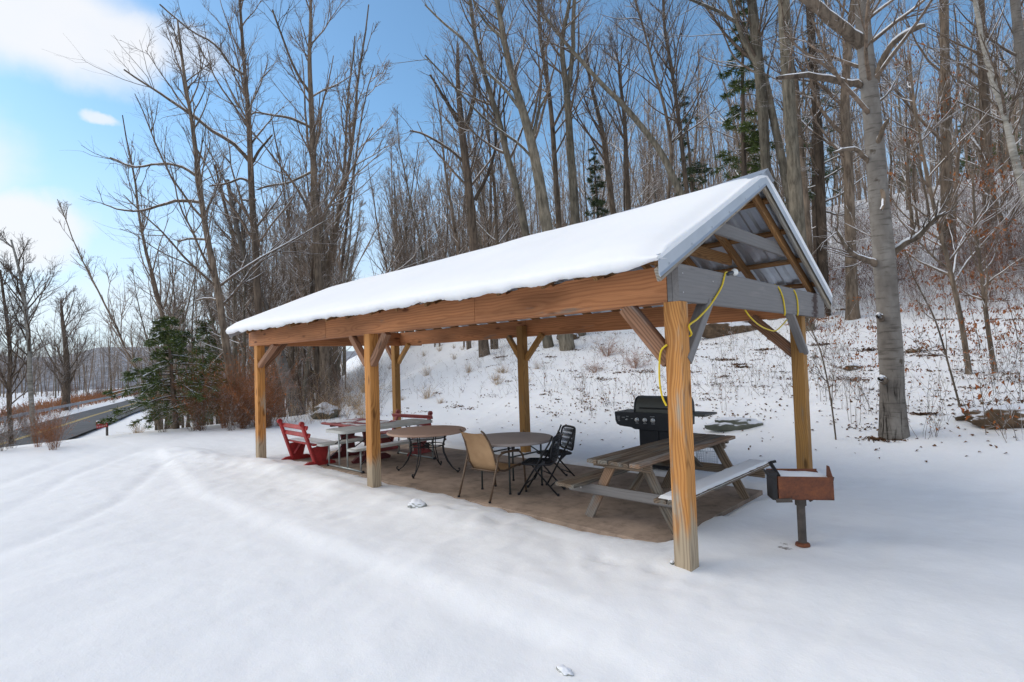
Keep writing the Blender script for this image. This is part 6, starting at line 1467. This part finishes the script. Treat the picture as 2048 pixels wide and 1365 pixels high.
# oak seedling in the right foreground: every leaf apart
def oak_seedling():
    p = hit(1972, 868); t = thing('oak_seedling', 'oak seedling with large curled rusty leaves in front of the fallen log', 'seedling', (p[0], p[1], ter(p[0], p[1]))); D = float(np.dot(CM[2], p - CAM)); org = p
    tb = MB()
    for path in (((1972, 868), (1968, 820), (1962, 780), (1958, 745)), ((1968, 820), (1990, 790), (2005, 765)), ((1970, 840), (1940, 830), (1925, 800)), ((1966, 800), (1985, 830), (2000, 850))):
        tb.tube([Vector(und(x, y, D) - org) for x, y in path], .004, 5)
    tb.obj('stem', M['twig'], t, True)
    r = random.Random(3); base = None
    for x, y in ((1958, 742), (1975, 770), (1985, 778), (2008, 758), (1960, 785), (1990, 795), (1940, 800), (1932, 818), (1945, 828), (1920, 812), (2018, 792), (1978, 822), (1995, 845), (1965, 850), (1950, 765), (1985, 812)):
        s = r.uniform(.04, .065); V = [(0, 0, 0), (s * .5, -s * .35, .012), (s * 1.1, -s * .5, .02), (s * 1.5, -s * .2, .0), (s * 2, 0, -.02), (s * 1.5, s * .25, .0), (s * 1.0, s * .5, .024), (s * .5, s * .3, .012), (s, 0, -.008)]
        F = [(0, 1, 8), (1, 2, 8), (2, 3, 8), (3, 4, 8), (4, 5, 8), (5, 6, 8), (6, 7, 8), (7, 0, 8)]
        o = MB().add(V, F).obj('leaf', M['leaf_orange' if r.random() < .5 else 'leaf'], t); o.location = Vector(und(x, y, D) - org); o.rotation_euler = (r.uniform(-1, 1), r.uniform(.3, 1.5), r.uniform(0, 6.28))
oak_seedling()
# --- fallen leaves and litter on the slope
def litter():
    rg = np.random.default_rng(77); C = []; 
    clus = [hit(rr.uniform(1080, 2060), rr.uniform(560, 860)) for _ in range(120)] + [hit(rr.uniform(780, 1320), rr.uniform(675, 830)) for _ in range(60)] + [hit(x, y) for x, y in ((1700, 735), (1710, 760), (1740, 700), (1830, 705), (1860, 712), (1640, 690), (1950, 590), (1990, 600), (1720, 560), (1650, 560), (1450, 720), (1480, 730))] * 5
    for p in clus:
        k = int(rg.integers(4, 26)); q = rg.normal(0, 1, (k, 2)) * np.array([.22, .08]) * rg.uniform(.3, 1.1)
        for a, b_ in q: C.append((p[0] + a, p[1] + b_))
    for _ in range(1500):
        p = hit(rr.uniform(640, 2060), rr.uniform(600, 900) if rr.random() < .6 else rr.uniform(670, 830)); C.append((p[0] + rg.normal(0, .3), p[1] + rg.normal(0, .3)))
    heaps = [(1700, 735), (1712, 762), (1735, 702), (1830, 705), (1868, 712), (1640, 690), (1950, 590), (1990, 604), (1720, 560), (1655, 562), (1450, 722), (1482, 735), (1210, 760), (1150, 700), (1280, 745), (1380, 700), (1420, 690), (1100, 715), (960, 700), (1000, 715), (1890, 640), (2030, 640), (1960, 540), (1800, 560), (1870, 500), (1690, 620), (1600, 640), (1760, 880), (1850, 830), (1530, 700)]
    for hx, hy in heaps:
        p = hit(hx, hy); k = int(rg.integers(50, 130)); w_ = rg.uniform(.6, 1.4)
        for a, b_ in rg.normal(0, 1, (k, 2)) * np.array([.17, .055]) * w_: C.append((p[0] + a, p[1] + b_))
    for _ in range(900):
        p = hit(rr.uniform(1080, 2060), rr.uniform(650, 850)); C.append((p[0], p[1]))
    C = [(x, y) for x, y in C if pad_sd(x, y) > .5 and y > 3.3]
    C = np.array([(x, y, ter(x, y) + .008) for x, y in C]); n = len(C)
    d = rg.normal(0, 1, C.shape); d[:, 2] *= .5; d = nrm(d); w = nrm(np.cross(d, np.array([0, 0, 1.]) + rg.normal(0, .4, C.shape))); s = rg.uniform(.012, .04, (n, 1)); tb = Tubes(); tb.leafs(C, d * s, w * s * .6, np.array([0, 0, .012]) + 0 * C)
    tag(link('fallen_leaves', tb.mesh('fallen_leaves', 'leaf_dark', False)), 'dark fallen leaves scattered over the snowy slope', None, None, 'stuff')
litter()
def lump(name, label, cat, px, py, dims, mat, seed, rz=0, sink=.35, top=None):
    p = hit(px, py) if top is None else top
    b_ = bmesh.new(); bmesh.ops.create_icosphere(b_, subdivisions=4, radius=1)
    for v in b_.verts:
        c = v.co.copy(); s = 1 + .28 * mnoise.noise(c * 1.4 + Vector((seed, 0, 0))) + .14 * mnoise.noise(c * 3.7 + Vector((0, seed, 0))) + .05 * mnoise.noise(c * 10)
        v.co = Vector((c.x * dims[0], c.y * dims[1], c.z * dims[2])) * s
    me = bpy.data.meshes.new(name); b_.to_mesh(me); b_.free(); me.materials.append(M[mat]); me.polygons.foreach_set('use_smooth', [True] * len(me.polygons))
    o = link(name, me); o.location = (p[0], p[1], ter(p[0], p[1]) + dims[2] * (1 - 2 * sink)); o.rotation_euler = (0, 0, rz); return tag(o, label, cat)
lump('rock', 'angular grey green rock half buried in snow behind the red benches', 'rock', 650, 836, (.42, .36, .30), 'rock', 1.0, .5, .25)
lump('stone_edge', 'long low mossy stone showing through the snow right of the gas barbecue', 'rock', 1468, 858, (.44, .13, .15), 'rock', 2.0, .62, .28)
lump('log', 'mossy fallen log with leaves at the right picture edge', 'log', 2035, 850, (.62, .17, .19), 'log', 3.0, .2, .25)
lump('log', 'brown log end lying in snow left of the oak seedling', 'log', 1945, 838, (.22, .08, .08), 'log', 4.0, .5, .3)
lump('log', 'large dark fallen log seen under the gable beam', 'log', 1455, 668, (1.1, .26, .30), 'log', 5.0, .6, .2)
lump('log', 'dark stump beside the foot of the V forked tree', 'stump', 1135, 680, (.45, .3, .25), 'log', 6.0, .6, .2)
lump('log', 'small dark log left of the beech trunk', 'log', 1705, 740, (.20, .08, .08), 'log', 7.0, .9, .2)
lump('log', 'leafy earth clump to the right of the beech trunk', 'log', 1828, 705, (.14, .09, .09), 'log', 8.0, .2, .2)
lump('ice_chunk', 'grey chunk of dirty ice on the snow bank in front of the posts', 'ice', 835, 1030, (.12, .08, .06), 'icechunk', 9.0, .2, .42)
lump('ice_chunk', 'small dirty ice lump at the bottom edge of the picture', 'ice', 1130, 1352, (.05, .03, .02), 'icechunk', 10.0, -.2, .42)
lump('stone', 'small dark stone against the left foot of the corner post', 'stone', 1346, 1132, (.018, .018, .016), 'rock', 11.0, 0, .2, top=(-.165, .02, 0))
# ------------------------------------------------------------------ plan units -> metres
for o in list(col.objects):
    if o.parent is None and o.type in ('MESH', 'EMPTY'):
        o.location = o.location * S; o.scale = o.scale * S
